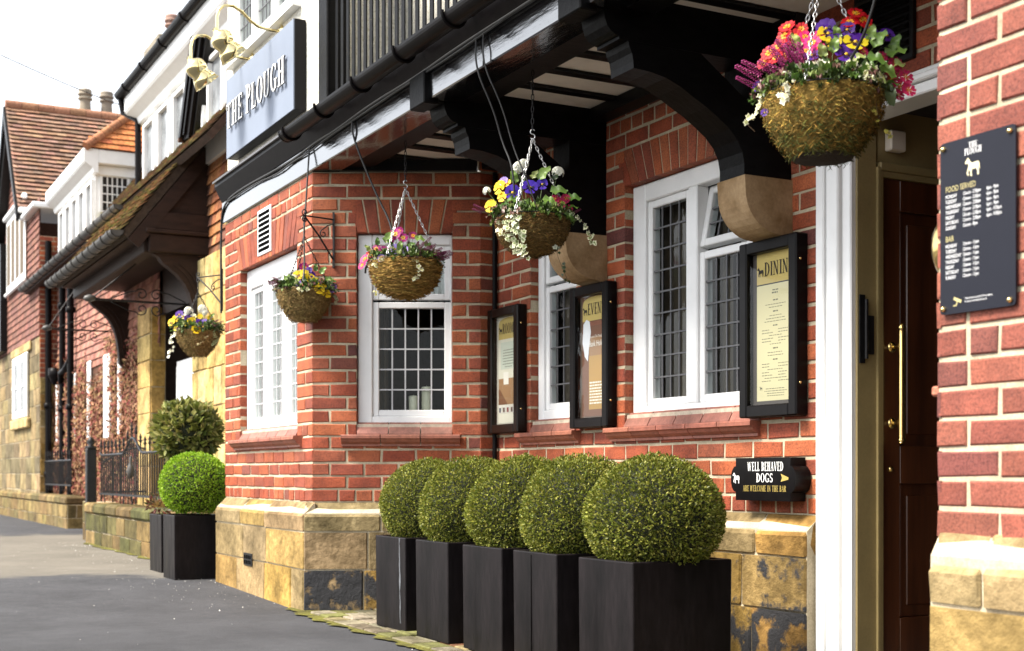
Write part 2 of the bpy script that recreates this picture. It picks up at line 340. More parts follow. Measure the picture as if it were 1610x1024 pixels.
def a_stone(mb, fr, u0, u1, prof, col, soot=0.):
    """a block with the profile prof [(d,z)...] running from u0 to u1, its ends softened"""
    e = .008; n = len(prof); vs = []
    cx = sum(p[0] for p in prof) / n; cz = sum(p[1] for p in prof) / n
    W = lambda: R.uniform(-.003, .003)
    for u, sh in ((u0, e), (u0 + e, 0), (u1 - e, 0), (u1, e)):
        for (dd, z) in prof:
            vs.append(fr(u + W() * .6, dd - (sh if dd > .01 else 0) + W(), z + (sh * .6 if z < cz else -sh * .6) + W()))
    fs = []
    for i in range(3):
        for j in range(n): fs.append((i * n + j, (i + 1) * n + j, (i + 1) * n + (j + 1) % n, i * n + (j + 1) % n))
    fs += [list(range(n - 1, -1, -1)), list(range(3 * n, 4 * n))]
    mb.add(vs, fs, (*col, soot))
def stone_plinth(fr, u0, u1, z0, parent, pr=.075, e0=0., e1=0., soots={}, seed=1, lens=(.42, .62), z_top=.715):
    """three courses: chamfered cap, middle, foot; e0/e1 lengthen the ends so that plinths meet at corners"""
    rr = random.Random(seed); mb = MB(); zt = z_top
    rows = [(z0, .275), (.275, .525), (.525, zt)]
    mo = MB(); mo.prism([(0, z0), (pr - .012, z0), (pr - .012, zt - .07), (0, zt - .004)], fr, u0 - e0 + .004, u1 + e1 - .004, 'u')
    for ri, (a, b) in enumerate(rows):
        x = u0 - e0; k = 0
        while x < u1 + e1 - .001:
            L = rr.uniform(*lens); x2 = x + L
            if u1 + e1 - x2 < .18: x2 = u1 + e1
            a_, b_ = a + .006, b - .006
            prof = [(-.005, a_), (pr, a_), (pr, b_), (-.005, b_)] if ri < 2 else [(-.005, a_), (pr, a_), (pr + .002, a_ + .09), (pr - .012, a_ + .108), (.006, b_ + .004), (-.005, b_ + .004)]
            c = vary(rr.choice(STONES), .12, rr); so = soots.get((ri, k), soots.get(ri, 0.0) if isinstance(soots.get(ri, 0), float) else 0.)
            a_stone(mb, fr, x + .005, x2 - .005, prof, c, so)
            x = x2; k += 1
    b = len(mb.v); mb.v += mo.v; mb.f += [[b + i for i in f] for f in mo.f]; mb.c += mo.c; mb.m += [1] * len(mo.f); mb.sm += mo.sm
    return mb.obj('stone_plinth', ['stone', 'mortar'], parent)
TILES = [(.33, .13, .065), (.29, .105, .055), (.38, .16, .08), (.25, .10, .06), (.20, .095, .065)]
def tiles(fr, u0, u1, z0, z1, gauge=.105, tw=.17, cols=TILES, poly=None, lift=.012, jit=.004, name='roof', parent=None, moss=0., holes=(), backing=True):
    """overlapping tiles: fr.up runs up the slope, fr.n is the slope's outward normal"""
    mb = MB(); n = int((z1 - z0) / gauge + .999)
    for r in range(n):
        a = z0 + r * gauge; off = (r % 2) * tw / 2; x = u0 - off
        while x < u1:
            p0, p1 = max(x, u0), min(x + tw, u1); x += tw
            if p1 - p0 < .02: continue
            cu, cz = (p0 + p1) / 2, a + gauge / 2
            if poly and not poly(cu, cz): continue
            if any(h[0] < cu < h[1] and h[2] < cz < h[3] for h in holes): continue
            J = lambda: R.uniform(-jit, jit)
            l1, l2 = lift + J() * .6 + .004, lift + J() * .6 + .004; zl = a + J(); b = min(a + gauge * 1.12, z1 + .03)
            c = vary(R.choice(cols), .2)
            if moss and R.random() < moss: c = vary((.24, .21, .08), .35)
            vs = [fr(p0 + .002, l1, zl), fr(p1 - .002, l2, zl), fr(p1 - .002, .002, b), fr(p0 + .002, .002, b), fr(p0 + .002, l1 - .012, zl), fr(p1 - .002, l2 - .012, zl)]
            mb.add(vs, [(0, 1, 2, 3), (4, 5, 1, 0), (4, 0, 3), (1, 5, 2)], c)
    return mb
def add_into(mb, other, mi):
    b = len(mb.v); mb.v += other.v; mb.f += [[b + i for i in f] for f in other.f]; mb.c += other.c; mb.m += [mi] * len(other.f); mb.sm += other.sm

# ------------------------------------------------------------------ lettering
def arc(cx, cy, rx, ry, a0, a1, tk, tn, n=14):
    out = []; P = []
    for i in range(n + 1):
        a = rad(a0 + (a1 - a0) * i / n); c, s_ = math.cos(a), math.sin(a)
        P.append(((cx + rx * c, cy + ry * s_), (cx + (rx - tk) * c, cy + (ry - tn) * s_)))
    for i in range(n): out.append([P[i][0], P[i + 1][0], P[i + 1][1], P[i][1]])
    return out
TK, TN, SF = .15, .055, .075
def V_(x, y0=0., y1=1., s0=1, s1=1, t=TK):
    o = [[(x, y0), (x + t, y0), (x + t, y1), (x, y1)]]
    if s0: o.append([(x - SF, y0), (x + t + SF, y0), (x + t + SF * .9, y0 + .045), (x - SF * .9, y0 + .045)])
    if s1: o.append([(x - SF, y1 - .045), (x + t + SF, y1 - .045), (x + t + SF, y1), (x - SF, y1)])
    return o
def H_(x0, x1, y, t=TN): return [[(x0, y), (x1, y), (x1, y + t), (x0, y + t)]]
def D_(x0, y0, x1, y1, t): return [[(x0, y0), (x0 + t, y0), (x1 + t, y1), (x1, y1)]]
def S_(x, y): return [[(x - SF, y), (x + SF + .08, y), (x + SF + .08, y + .045), (x - SF, y + .045)]]
GLY = {
 'T': (.66, V_(.255, s1=0) + H_(.02, .64, .945) + [[(.02, .78), (.06, .78), (.05, .95), (.02, .95)], [(.60, .78), (.64, .78), (.64, .95), (.61, .95)]]),
 'H': (.74, V_(.10) + V_(.49) + H_(.2, .5, .48)),
 'E': (.62, V_(.10) + H_(.1, .56, .945) + H_(.1, .58, 0) + H_(.1, .45, .49) + [[(.52, .8), (.56, .8), (.56, .99), (.53, .99)], [(.54, 0), (.58, 0), (.58, .2), (.55, .2)], [(.42, .41), (.45, .41), (.45, .62), (.42, .62)]]),
 'P': (.62, V_(.10) + arc(.25, .735, .34, .265, -90, 90, .14, TN) + H_(.2, .26, .945) + H_(.2, .26, .47)),
 'L': (.58, V_(.10) + H_(.1, .55, 0) + [[(.51, 0), (.55, 0), (.55, .24), (.52, .24)]]),
 'O': (.74, arc(.37, .5, .34, .51, 0, 360, .145, TN, 26)),
 'U': (.74, V_(.08, .3, 1, 0, 1) + V_(.56, .3, 1, 0, 1, .07) + arc(.355, .31, .275, .32, 180, 360, .12, TN)),
 'G': (.74, arc(.38, .5, .35, .51, 48, 325, .145, TN, 22) + V_(.52, .06, .42, 0, 1, .13) + [[(.60, .72), (.64, .72), (.64, .97), (.61, .97)]]),
 'W': (1.0, D_(.16, 0, .02, 1, .13) + D_(.20, 0, .40, 1, .055) + D_(.56, 0, .40, 1, .13) + D_(.60, 0, .84, 1, .055) + S_(.04, .955) + S_(.82, .955)),
 'B': (.66, V_(.10) + arc(.26, .75, .30, .25, -90, 90, .14, TN) + arc(.26, .27, .35, .27, -90, 90, .14, TN) + H_(.2, .28, .945) + H_(.2, .28, .485) + H_(.2, .28, 0)),
 'A': (.72, D_(.08, 0, .33, 1, .055) + D_(.53, 0, .29, 1, .14) + H_(.18, .52, .32) + S_(.07, 0) + S_(.55, 0)),
 'V': (.70, D_(.27, 0, .06, 1, .14) + D_(.34, 0, .57, 1, .055) + S_(.08, .955) + S_(.55, .955)),
 'D': (.72, V_(.10) + arc(.26, .5, .42, .5, -90, 90, .145, TN, 18) + H_(.2, .28, .945) + H_(.2, .28, 0)),
 'S': (.56, arc(.28, .735, .23, .265, 20, 255, .11, TN) + arc(.28, .265, .25, .27, -160, 75, .12, TN) + D_(.38, .36, .10, .60, .12) + [[(.44, .74), (.48, .74), (.48, .98), (.45, .98)], [(.04, .02), (.07, .02), (.08, .26), (.04, .26)]]),
 'R': (.68, V_(.10) + arc(.25, .74, .32, .26, -90, 90, .14, TN) + H_(.2, .26, .945) + H_(.2, .3, .48) + D_(.50, 0, .28, .5, .14) + S_(.54, 0)),
 'C': (.68, arc(.37, .5, .34, .51, 48, 312, .145, TN, 20) + [[(.57, .72), (.61, .72), (.61, .97), (.58, .97)], [(.58, .04), (.61, .04), (.62, .22), (.58, .22)]]),
 'M': (.92, V_(.09, t=.05) + V_(.68) + D_(.40, 0, .10, 1, .13) + D_(.42, 0, .68, 1, .055)),
 'I': (.36, V_(.10)),
 'N': (.76, V_(.09, t=.055) + V_(.56, t=.055, s0=0) + D_(.50, 0, .06, 1, .14)),
}
def serif(mb, fr, text, u0, z0, h, width=None, d0=0., d1=.001, col=(1, 1, 1), big='', bigk=1.2, mi=0, mi_side=None, gap=.05):
    """serif capitals; width squeezes the whole line to that length"""
    tot = 0
    for ch in text: tot += .34 if ch == ' ' else GLY[ch.upper()][0] * (bigk if ch in big else 1) + gap
    k = (width / tot) if width else h; x = u0
    for ch in text:
        if ch == ' ': x += .34 * k; continue
        wd, polys = GLY[ch.upper()]; s_ = bigk if ch in big else 1
        for i, p in enumerate(polys):
            dz = .00012 * (i % 5)
            q = [(x + a * k * s_, z0 + b * h * s_) for a, b in p]
            ar = sum(q[j][0] * q[(j + 1) % 4][1] - q[(j + 1) % 4][0] * q[j][1] for j in range(4))
            if ar < 0: q = q[::-1]
            top = [fr(a, d1 + dz, b) for a, b in q]; bot = [fr(a, d0, b) for a, b in q]
            mb.add(top, [(0, 1, 2, 3)], col, mi)
            if d1 - d0 > .0015: mb.add(bot + top, [(j, (j + 1) % 4, 4 + (j + 1) % 4, 4 + j) for j in range(4)] + [(3, 2, 1, 0)], col, mi if mi_side is None else mi_side)
        x += (wd * s_ + gap) * k
    return x
def sans(mb, fr, text, u0, z0, h, d, col=(1, 1, 1), sx=1., mi=0):
    cu = bpy.data.curves.new('t', 'FONT'); cu.body = text; cu.size = h * 1.38; cu.resolution_u = 2
    o = bpy.data.objects.new('t', cu); COL.objects.link(o); dg = bpy.context.evaluated_depsgraph_get(); dg.update()
    me = o.evaluated_get(dg).to_mesh(); vs = [fr(u0 + v.co.x * sx, d, z0 + v.co.y) for v in me.vertices]; fs = [list(p.vertices) for p in me.polygons]
    mb.add(vs, fs, col, mi); o.evaluated_get(dg).to_mesh_clear(); bpy.data.objects.remove(o); bpy.data.curves.remove(cu)
HORSE = [(.02, .72), (.05, .80), (.15, .88), (.2, .97), (.24, .9), (.3, .85), (.36, .72), (.5, .66), (.7, .68), (.86, .68), (.93, .58), (.96, .3), (.91, .3), (.88, .48), (.86, .35), (.9, .2), (.9, .02), (.8, .02), (.8, .2), (.73, .36), (.6, .35), (.46, .36), (.44, .2), (.47, .02), (.37, .02), (.36, .2), (.32, .38), (.24, .3), (.2, .2), (.27, .12), (.2, .06), (.12, .2), (.2, .42), (.24, .55), (.2, .68), (.12, .68), (.06, .66)]
def horse(mb, fr, u, z, s_, d, col, mi=0):
    mb.add([fr(u + a * s_, d, z + b * s_) for a, b in HORSE], [list(range(len(HORSE)))], col, mi)

# ------------------------------------------------------------------ ground
def gz(x): return 0.0 if x > -8.6 else .025 * min(-8.6 - x, 2.0)
def sheet(xs, ys, dz, name, m, kind='structure'):
    mb = MB(); n = len(ys)
    vs = [(x, y, gz(x) + dz) for x in xs for y in ys]
    fs = [(i * n + j, (i + 1) * n + j, (i + 1) * n + j + 1, i * n + j + 1) for i in range(len(xs) - 1) for j in range(n - 1)]
    mb.add(vs, fs); o = mb.obj(name, m); o['kind'] = kind; return o
sheet([-300, -60, -30, -16.6, -14, -12, -10.6, -8.6, -6, -3, 5, 300], [-300, -30, -8, 0, 2, 3, 6, 40, 300], 0, 'pavement_ground', 'asphalt')
# worn stone crossing in front of the neighbour's wall
def patch(pts, dz, name, m):
    mb = MB(); mb.add([(x, y, gz(x) + dz) for x, y in pts], [list(range(len(pts)))]); o = mb.obj(name, m); o['kind'] = 'structure'; return o

# strip of old setts with moss along the foot of the pub
mb = MB(); rr = random.Random(3); x = -8.2
while x < -2.6:
    L = rr.uniform(.14, .30); y = 2.80 if x > -8.0 else 2.84
    for k in range(9):
        wd = rr.uniform(.11, .17)
        if y + wd > 4.0: break
        c = vary(rr.choice([(.20, .185, .155), (.15, .14, .11), (.24, .225, .19), (.18, .16, .09), (.14, .15, .06), (.20, .09, .055)]), .15, rr)
        mb.box(x + .008, x + L - .008, y + .007, y + wd - .007, -.02, .018 + rr.uniform(-.005, .005), col=c, bev=.006); y += wd
    x += L
o = mb.obj('sett_strip', 'stone'); o['kind'] = 'structure'
mb = MB(); E = [(-8.62 + .05 * k, 2.775 - .02 * math.sin(k * .9) - R.uniform(0, .05) + (.08 * max(0, 1 - k / 8)), .009) for k in range(121)]
mb.add(E + [(-2.6, 4.0, .009), (-7.8, 4.0, .009)], [list(range(len(E) + 2))])
o = mb.obj('moss_between_setts', 'moss_g'); o['kind'] = 'structure'
mb = MB()
for i in range(260):
    q = R.random()
    if q < .55: x = R.uniform(-17, -11.5); y = 3.05 - abs(R.gauss(0, .35))
    elif q < .8: x = R.uniform(-11, -8.6); y = 2.83 - abs(R.gauss(0, .5))
    else: x = R.uniform(-16, -6); y = R.uniform(0.6, 2.8)
    s_ = R.uniform(.002, .007); a = R.uniform(0, 6.3); z = gz(x) + .007
    mb.add([(x + s_ * math.cos(a + t), y + s_ * math.sin(a + t) * R.uniform(.5, 1), z + R.uniform(0, .006)) for t in (0, 1.6, 3.1, 4.7)], [(0, 1, 2, 3)])
o = mb.obj('fallen_petals', 'petalfall'); o['kind'] = 'stuff'

# ------------------------------------------------------------------ the pub
C0 = Vector((-8.44, 2.95, 0)); C1 = Vector((-7.92, 3.93, 0)); CU = (C1 - C0).normalized(); CL = (C1 - C0).length
FA = Fr((0, 2.95, 0), (1, 0, 0), (0, -1, 0)); FR = Fr((0, 4.05, 0), (1, 0, 0), (0, -1, 0)); FC = Fr(C0, CU, (CU.y, -CU.x, 0))
pub = thing('public_house', 'red brick pub with yellow stone base, black jettied balcony and white leaded windows', 'pub', (-6, 3.5, 0))
ZB = .715; ZT = 2.9025
put_brick(FA, -10.52, C0.x, ZB, ZT, pub, holes=[(-10.11, -8.75, 1.165, 2.47)], arches=[(-10.11, -8.75, 2.47, 2.724)], header_rows=(0, 5, 23), phase=0)
put_brick(FC, 0, CL, ZB, ZT, pub, holes=[(.29, .925, 1.165, 2.50)], arches=[(.29, .925, 2.50, 2.725)], header_rows=(0, 22), phase=1)
put_brick(Fr((C1.x, 0, 0), (0, 1, 0), (1, 0, 0)), 3.93, 4.05, ZB, 2.99, pub)
put_brick(FR, C1.x, -4.70, ZB, ZB + 26 * CO, pub, holes=[(-7.44, -6.87, 1.165, 2.51), (-6.335, -5.12, 1.165, 2.515)], arches=[(-7.44, -6.87, 2.51, 2.724), (-6.335, -5.12, 2.515, 2.724)], header_rows=(0, 6, 24), phase=1)
put_brick(FR, -4.70, -2.5, 2.56, 3.26, pub, phase=0)
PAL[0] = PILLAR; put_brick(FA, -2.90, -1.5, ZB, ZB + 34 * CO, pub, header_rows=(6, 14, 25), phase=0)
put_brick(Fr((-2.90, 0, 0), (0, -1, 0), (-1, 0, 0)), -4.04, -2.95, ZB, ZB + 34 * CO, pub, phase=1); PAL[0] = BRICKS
stone_plinth(FA, -10.52, C0.x, -.02, pub, pr=.085, e1=.051, seed=4, soots={0: .16, 2: .06, 1: .05}, lens=(.5, .85))
stone_plinth(FC, 0, CL, -.05, pub, pr=.085, e0=.051, seed=8, soots={(0, 0): .62, (0, 1): .58, (1, 0): .2, 1: .06}, lens=(.36, .52))
stone_plinth(FR, C1.x + .09, -4.70, -.05, pub, pr=.085, seed=5, soots={0: .56, (1, 5): .5, (1, 6): .5, 1: .12}, lens=(.36, .56))
stone_plinth(Fr((C1.x, 0, 0), (0, 1, 0), (1, 0, 0)), 3.93, 3.965, -.05, pub, pr=.085, seed=2)
stone_plinth(FA, -2.90, -1.5, -.05, pub, pr=.05, seed=29, lens=(.12, .62), z_top=.735)
stone_plinth(Fr((-2.90, 0, 0), (0, -1, 0), (-1, 0, 0)), -4.04, -2.95, -.05, pub, pr=.02, seed=12, z_top=.735)
# a broken brick end sticking out of the pillar edge
mb = MB(); mb.box(-2.945, -2.90, 2.96, 3.06, 1.135, 1.165, col=(.42, .16, .10), bev=.006); mb.obj('brick_stub', 'brick', pub)
# return wall at the far end of the bay and the dark core behind the walls
mb = MB(); mb.box(-10.51, -10.50, 2.96, 5.5, 0, 3.3); mb.box(-10.51, -1.5, 6.0, 6.05, 0, 3.3); mb.obj('side_wall', 'mortar', pub)

def grid(mb, fr, u0, u1, z0, z1, nu, nz, d, t=.0045):
    for i in range(1, nu): u = u0 + (u1 - u0) * i / nu; mb.box(u - t, u + t, d - .003, d + .004, z0, z1, fr)
    for k in range(1, nz): z = z0 + (z1 - z0) * k / nz; mb.box(u0, u1, d - .0035, d + .0045, z - t, z + t, fr)
def window(fr, u0, u1, z0, z1, lights, parent, back='dark', room=.9, d=-.05, open_top=None, curtains=(), came='lead'):
    """lights: (u0,u1,z0,z1,columns,rows) of glass; outer frame, stepped sash bars, panes and lead cames"""
    f = MB(); rings = sorted({z0, z1}); e = .004
    # outer frame and everything that is not glass, as bars
    us = sorted({l[0] for l in lights} | {l[1] for l in lights}); cols = sorted({(l[0], l[1]) for l in lights})
    zmin = min(l[2] for l in lights); zmax = max(l[3] for l in lights)
    sa = .042
    f.box(u0 + e, cols[0][0] - sa, -.13, d, z0, z1 - e, fr, bev=.006); f.box(cols[-1][1] + sa, u1 - e, -.13, d, z0, z1 - e, fr, bev=.006)
    f.box(cols[0][0] - sa, cols[-1][1] + sa, -.13, d - .001, zmax + sa, z1 - e, fr, bev=.006); f.box(cols[0][0] - sa, cols[-1][1] + sa, -.13, d - .001, z0, zmin - sa, fr, bev=.006)
    for (a, b), (a2, b2) in zip(cols[:-1], cols[1:]): f.box(b + sa, a2 - sa, -.13, d - .002, zmin - sa, zmax + sa, fr, bev=.006)
    w_ = f.obj('window', 'white', parent)
    for a, b in cols:
        ls = sorted([l for l in lights if (l[0], l[1]) == (a, b)], key=lambda l: l[2])
        for i, l in enumerate(ls):
            frr = fr; zz0, zz1 = l[2], l[3]
            if open_top is not None and i == len(ls) - 1 and len(ls) > 1 and a == open_top:
                ang = rad(11); o = fr(0, d - .05, zz0 - sa); frr = Fr(o - fr.u * 0, fr.u, fr.n * math.cos(ang) + Vector((0, 0, 1)) * math.sin(ang), Vector((0, 0, 1)) * math.cos(ang) - fr.n * math.sin(ang)); dz = -(zz0 - sa); dd = .05 - d
            else: dz = 0; dd = 0
            s_ = MB(); lo, hi = zz0 + dz, zz1 + dz; g0, g1 = -.125 + dd, d - .018 + dd
            top = sa - .001; tlo = sa - .001
            s_.box(a - sa + .001, a, g0, g1, lo - tlo, hi + top, frr, bev=.005); s_.box(b, b + sa - .001, g0, g1, lo - tlo, hi + top, frr, bev=.005)
            s_.box(a, b, g0, g1 - .001, lo - tlo, lo, frr, bev=.005); s_.box(a, b, g0, g1 - .001, hi, hi + top, frr, bev=.005)
            s_.obj('sash', 'white', w_)
            p = MB(); p.quad(frr(a, d - .040 + dd, lo), frr(b, d - .040 + dd, lo), frr(b, d - .040 + dd, hi), frr(a, d - .040 + dd, hi)); p.obj('pane', 'glass', w_)
            c = MB(); grid(c, frr, a, b, lo, hi, l[4], l[5], d - .034 + dd); c.obj('lead_cames', came, w_)
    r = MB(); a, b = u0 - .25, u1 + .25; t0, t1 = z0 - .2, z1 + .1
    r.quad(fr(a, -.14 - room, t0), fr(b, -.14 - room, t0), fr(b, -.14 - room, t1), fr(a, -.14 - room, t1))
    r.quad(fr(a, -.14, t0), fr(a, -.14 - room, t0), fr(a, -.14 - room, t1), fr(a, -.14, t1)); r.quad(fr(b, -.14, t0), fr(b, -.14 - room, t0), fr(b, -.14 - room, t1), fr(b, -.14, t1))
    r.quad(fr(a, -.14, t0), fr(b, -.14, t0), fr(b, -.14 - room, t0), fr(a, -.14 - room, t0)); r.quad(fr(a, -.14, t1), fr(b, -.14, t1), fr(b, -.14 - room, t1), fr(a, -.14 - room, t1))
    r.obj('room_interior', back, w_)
    for (c0, c1, q0, q1, dep, mm) in curtains:
        c = MB(); n = max(6, int((c1 - c0) / .02)); P = [(c0 + (c1 - c0) * i / n, dep + .022 * math.sin(i * 1.7) + .01 * math.sin(i * .6)) for i in range(n + 1)]
        for i in range(n): c.add([fr(P[i][0], P[i][1], q0), fr(P[i + 1][0], P[i + 1][1], q0), fr(P[i + 1][0], P[i + 1][1], q1), fr(P[i][0], P[i][1], q1)], [(0, 1, 2, 3)], smooth=False)
        c.obj('curtain', mm, w_)
    return w_
def sill(fr, u0, u1, w_, ext=(.115, .115), zt=1.246):
    mb = MB(); n = max(2, int(round((u1 - u0) / .235)))
    for i in range(n):   # sloping plinth bricks
        a = u0 + (u1 - u0) * i / n; b = u0 + (u1 - u0) * (i + 1) / n; c = vary((.27, .105, .075), .14)
        mb.prism([(-.06, zt), (-.03, zt), (.012, zt - .075), (.012, zt - .082), (-.06, zt - .082)], fr, a + .004, b - .004, 'u', c)
    a0, b0 = u0 - ext[0], u1 + ext[1]; n = max(2, int(round((b0 - a0) / .26))); z = zt - .084
    for i in range(n):   # moulded ledge
        a = a0 + (b0 - a0) * i / n; b = a0 + (b0 - a0) * (i + 1) / n; c = vary((.30, .10, .06), .14)
        mb.prism([(0, z), (.066, z), (.070, z - .006), (.070, z - .024), (.056, z - .030), (.048, z - .046), (.030, z - .058), (.022, z - .062), (.022, z - .075), (0, z - .075)], fr, a + .003, b - .003, 'u', c)
    mb.box(u0, u1, -.10, -.012, zt - .09, zt - .012, fr, col=(.5, .42, .32)); mb.box(a0 + .01, b0 - .01, -.005, .018, z - .07, z - .004, fr, col=(.5, .42, .32))
    return mb.obj('sill', 'terra', w_)
wA = window(FA, -10.11, -8.75, 1.24, 2.47, [(-9.98, -9.74, 1.33, 2.28, 3, 9), (-9.54, -9.30, 1.33, 2.28, 3, 9), (-9.10, -8.88, 1.33, 2.28, 3, 9)], pub, back='blind', room=.03, came='leadlight')
sill(FA, -10.11, -8.75, wA)
wC = window(FC, .29, .925, 1.24, 2.50, [(.432, .868, 1.33, 2.008, 5, 5), (.432, .868, 2.105, 2.385, 4, 2)], pub, room=1.3, curtains=[(.40, .475, 1.2, 2.05, -.25, 'curtain'), (.42, .88, 2.07, 2.45, -.17, 'blind')], came='leadlight')  # white blind added behind the upper panes to give their bright reflection
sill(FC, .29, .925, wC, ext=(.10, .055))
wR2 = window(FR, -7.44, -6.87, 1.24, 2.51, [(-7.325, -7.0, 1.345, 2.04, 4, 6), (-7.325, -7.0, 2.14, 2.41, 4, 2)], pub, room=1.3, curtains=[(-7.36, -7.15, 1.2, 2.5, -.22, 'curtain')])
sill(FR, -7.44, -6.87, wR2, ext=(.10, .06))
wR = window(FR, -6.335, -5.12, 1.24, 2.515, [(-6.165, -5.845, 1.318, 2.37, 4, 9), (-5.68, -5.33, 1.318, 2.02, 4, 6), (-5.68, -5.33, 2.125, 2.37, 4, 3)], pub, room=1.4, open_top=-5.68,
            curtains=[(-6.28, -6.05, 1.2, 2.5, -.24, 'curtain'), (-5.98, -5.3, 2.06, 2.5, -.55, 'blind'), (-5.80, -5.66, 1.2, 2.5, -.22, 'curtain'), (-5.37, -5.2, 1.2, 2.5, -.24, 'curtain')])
sill(FR, -6.335, -5.12, wR, ext=(.13, .0))

# fascia, mouldings, beam, soffit
mb = MB(); mb.box(-10.56, -1.4, 2.928, 3.11, 2.905, 3.075, bev=.006); fb = mb.obj('fascia_beam', 'fasciapaint', pub)
mb = MB(); mb.box(-8.35, -1.4, 3.112, 3.29, 2.925, 3.08, bev=.004); mb.obj('inner_beam', 'blackmatt', pub)
mb = MB(); mb.prism([(2.95, 3.077), (2.925, 3.077), (2.87, 3.19), (2.87, 3.215), (2.95, 3.215)], WORLD, -10.56, -1.4, 'u'); mb.obj('cornice_board', 'gutter', pub)
mb = MB(); mb.box(-10.56, -8.2, 2.85, 2.95, 3.218, 3.232); mb.box(-10.56, -8.2, 2.885, 2.95, 3.234, 3.262); mb.obj('lead_flashing', 'lead', pub)
mb = MB(); mb.quad((-8.6, 3.2, 2.985), (-1.4, 3.2, 2.985), (-1.4, 4.06, 2.985), (-8.6, 4.06, 2.985)); mb.obj('soffit', 'soffit', pub)
for k in range(24):
    x = -8.40 + .30 * k
    mb = MB(); mb.box(x, x + .072, 3.291, 3.93, 2.966, 2.984, bev=.003); mb.obj('soffit_joist', 'blackmatt', pub)
mb = MB(); mb.box(-7.9, -4.72, 3.93, 4.042, 2.915, 2.984, bev=.004); mb.prism([(0, -.06), (CL - .02, -.06), (CL - .02, .035), (0, .035)], FC, 2.905, 2.983, 'z'); mb.obj('wall_plate', 'blackmatt', pub)
# balcony floor, wall behind, balustrade
mb = MB(); mb.box(-8.2, -1.4, 2.95, 4.05, 3.08, 3.28); mb.obj('balcony_floor', 'blackmatt', pub)
mb = MB(); mb.box(-8.2, -1.4, 3.5, 3.6, 3.29, 6.2); mb.obj('balcony_wall', 'render', pub)
mb = MB(); mb.box(-8.205, -8.04, 2.905, 3.05, 3.2, 6.2, bev=.008); mb.obj('balcony_post', 'blackbr', pub)
mb = MB(); mb.box(-6.02, -5.88, 2.90, 3.04, 3.2, 6.2, bev=.008); mb.obj('balcony_post', 'blackbr', pub)
for k in range(20):
    x = -7.985 + .0965 * k
    mb = MB(); mb.box(x, x + .045, 2.94, 2.949, 3.28, 4.42, bev=.002); mb.obj('baluster', 'blackbr', pub)
mb = MB(); mb.box(-8.04, -1.4, 2.90, 3.0, 4.42, 4.52, bev=.01); mb.obj('handrail', 'black', pub)
# half round gutter with brackets and joints
GY, GZ, GR = 2.785, 3.148, .058
mb = MB(); n = 14
for (ra, rb) in ((GR, GR - .006),):
    out = [(GY + ra * math.cos(rad(180 + 180 * i / n)), GZ + ra * math.sin(rad(180 + 180 * i / n))) for i in range(n + 1)]
    inn = [(GY + rb * math.cos(rad(360 - 180 * i / n)), GZ + rb * math.sin(rad(360 - 180 * i / n))) for i in range(n + 1)]
    mb.prism(out + inn, WORLD, -8.47, -1.4, 'u', smooth=False)
mb.prism([(GY + GR * 1.05 * math.cos(rad(180 + 180 * i / n)), GZ + GR * 1.05 * math.sin(rad(180 + 180 * i / n))) for i in range(n + 1)] + [(GY + GR, GZ + .008), (GY - GR, GZ + .008)], WORLD, -8.485, -8.471, 'u')
gut = mb.obj('gutter', 'gutter', pub)
for k in range(8):
    x = -8.38 + .62 * k; mb = MB()
    P = [(x, GY + (GR + .006) * math.cos(rad(170 + 200 * i / 16)), GZ + (GR + .006) * math.sin(rad(170 + 200 * i / 16))) for i in range(17)]
    mb.tube(P, .009, 6); mb.tube([(x, GY + GR, GZ - .01), (x, 2.90, GZ + .02)], .010, 6); mb.obj('gutter_bracket', 'gutter', gut)
# render wall and upper window
UW = (-10.27, -8.72, 4.115, 5.35)
mb = MB()
for (a, b, z0, z1) in ((-10.47, -8.21, 3.262, UW[2]), (-10.47, UW[0], UW[2], 6.2), (UW[1], -8.21, UW[2], 6.2), (UW[0], UW[1], UW[3], 6.2)):
    mb.quad(FA(a, 0, z0), FA(b, 0, z0), FA(b, 0, z1), FA(a, 0, z1))
mb.box(-10.47, -10.41, 2.952, 6, 3.262, 6.2); mb.box(-8.27, -8.21, 2.953, 4.05, 3.262, 6.2)
mb.obj('render_wall', 'render', pub)
wU = window(FA, UW[0], UW[1], UW[2], UW[3], [(-10.15 + .48 * k, -9.81 + .48 * k, 4.22, 5.22, 4, 8) for k in range(3)], pub, back='blind', room=.3, d=.02)
mb = MB(); mb.prism([(.02, 4.115), (.06, 4.10), (.06, 4.075), (0, 4.07), (0, 4.115)], FA, UW[0] - .05, UW[1] + .05, 'u'); mb.obj('sill', 'white', wU)
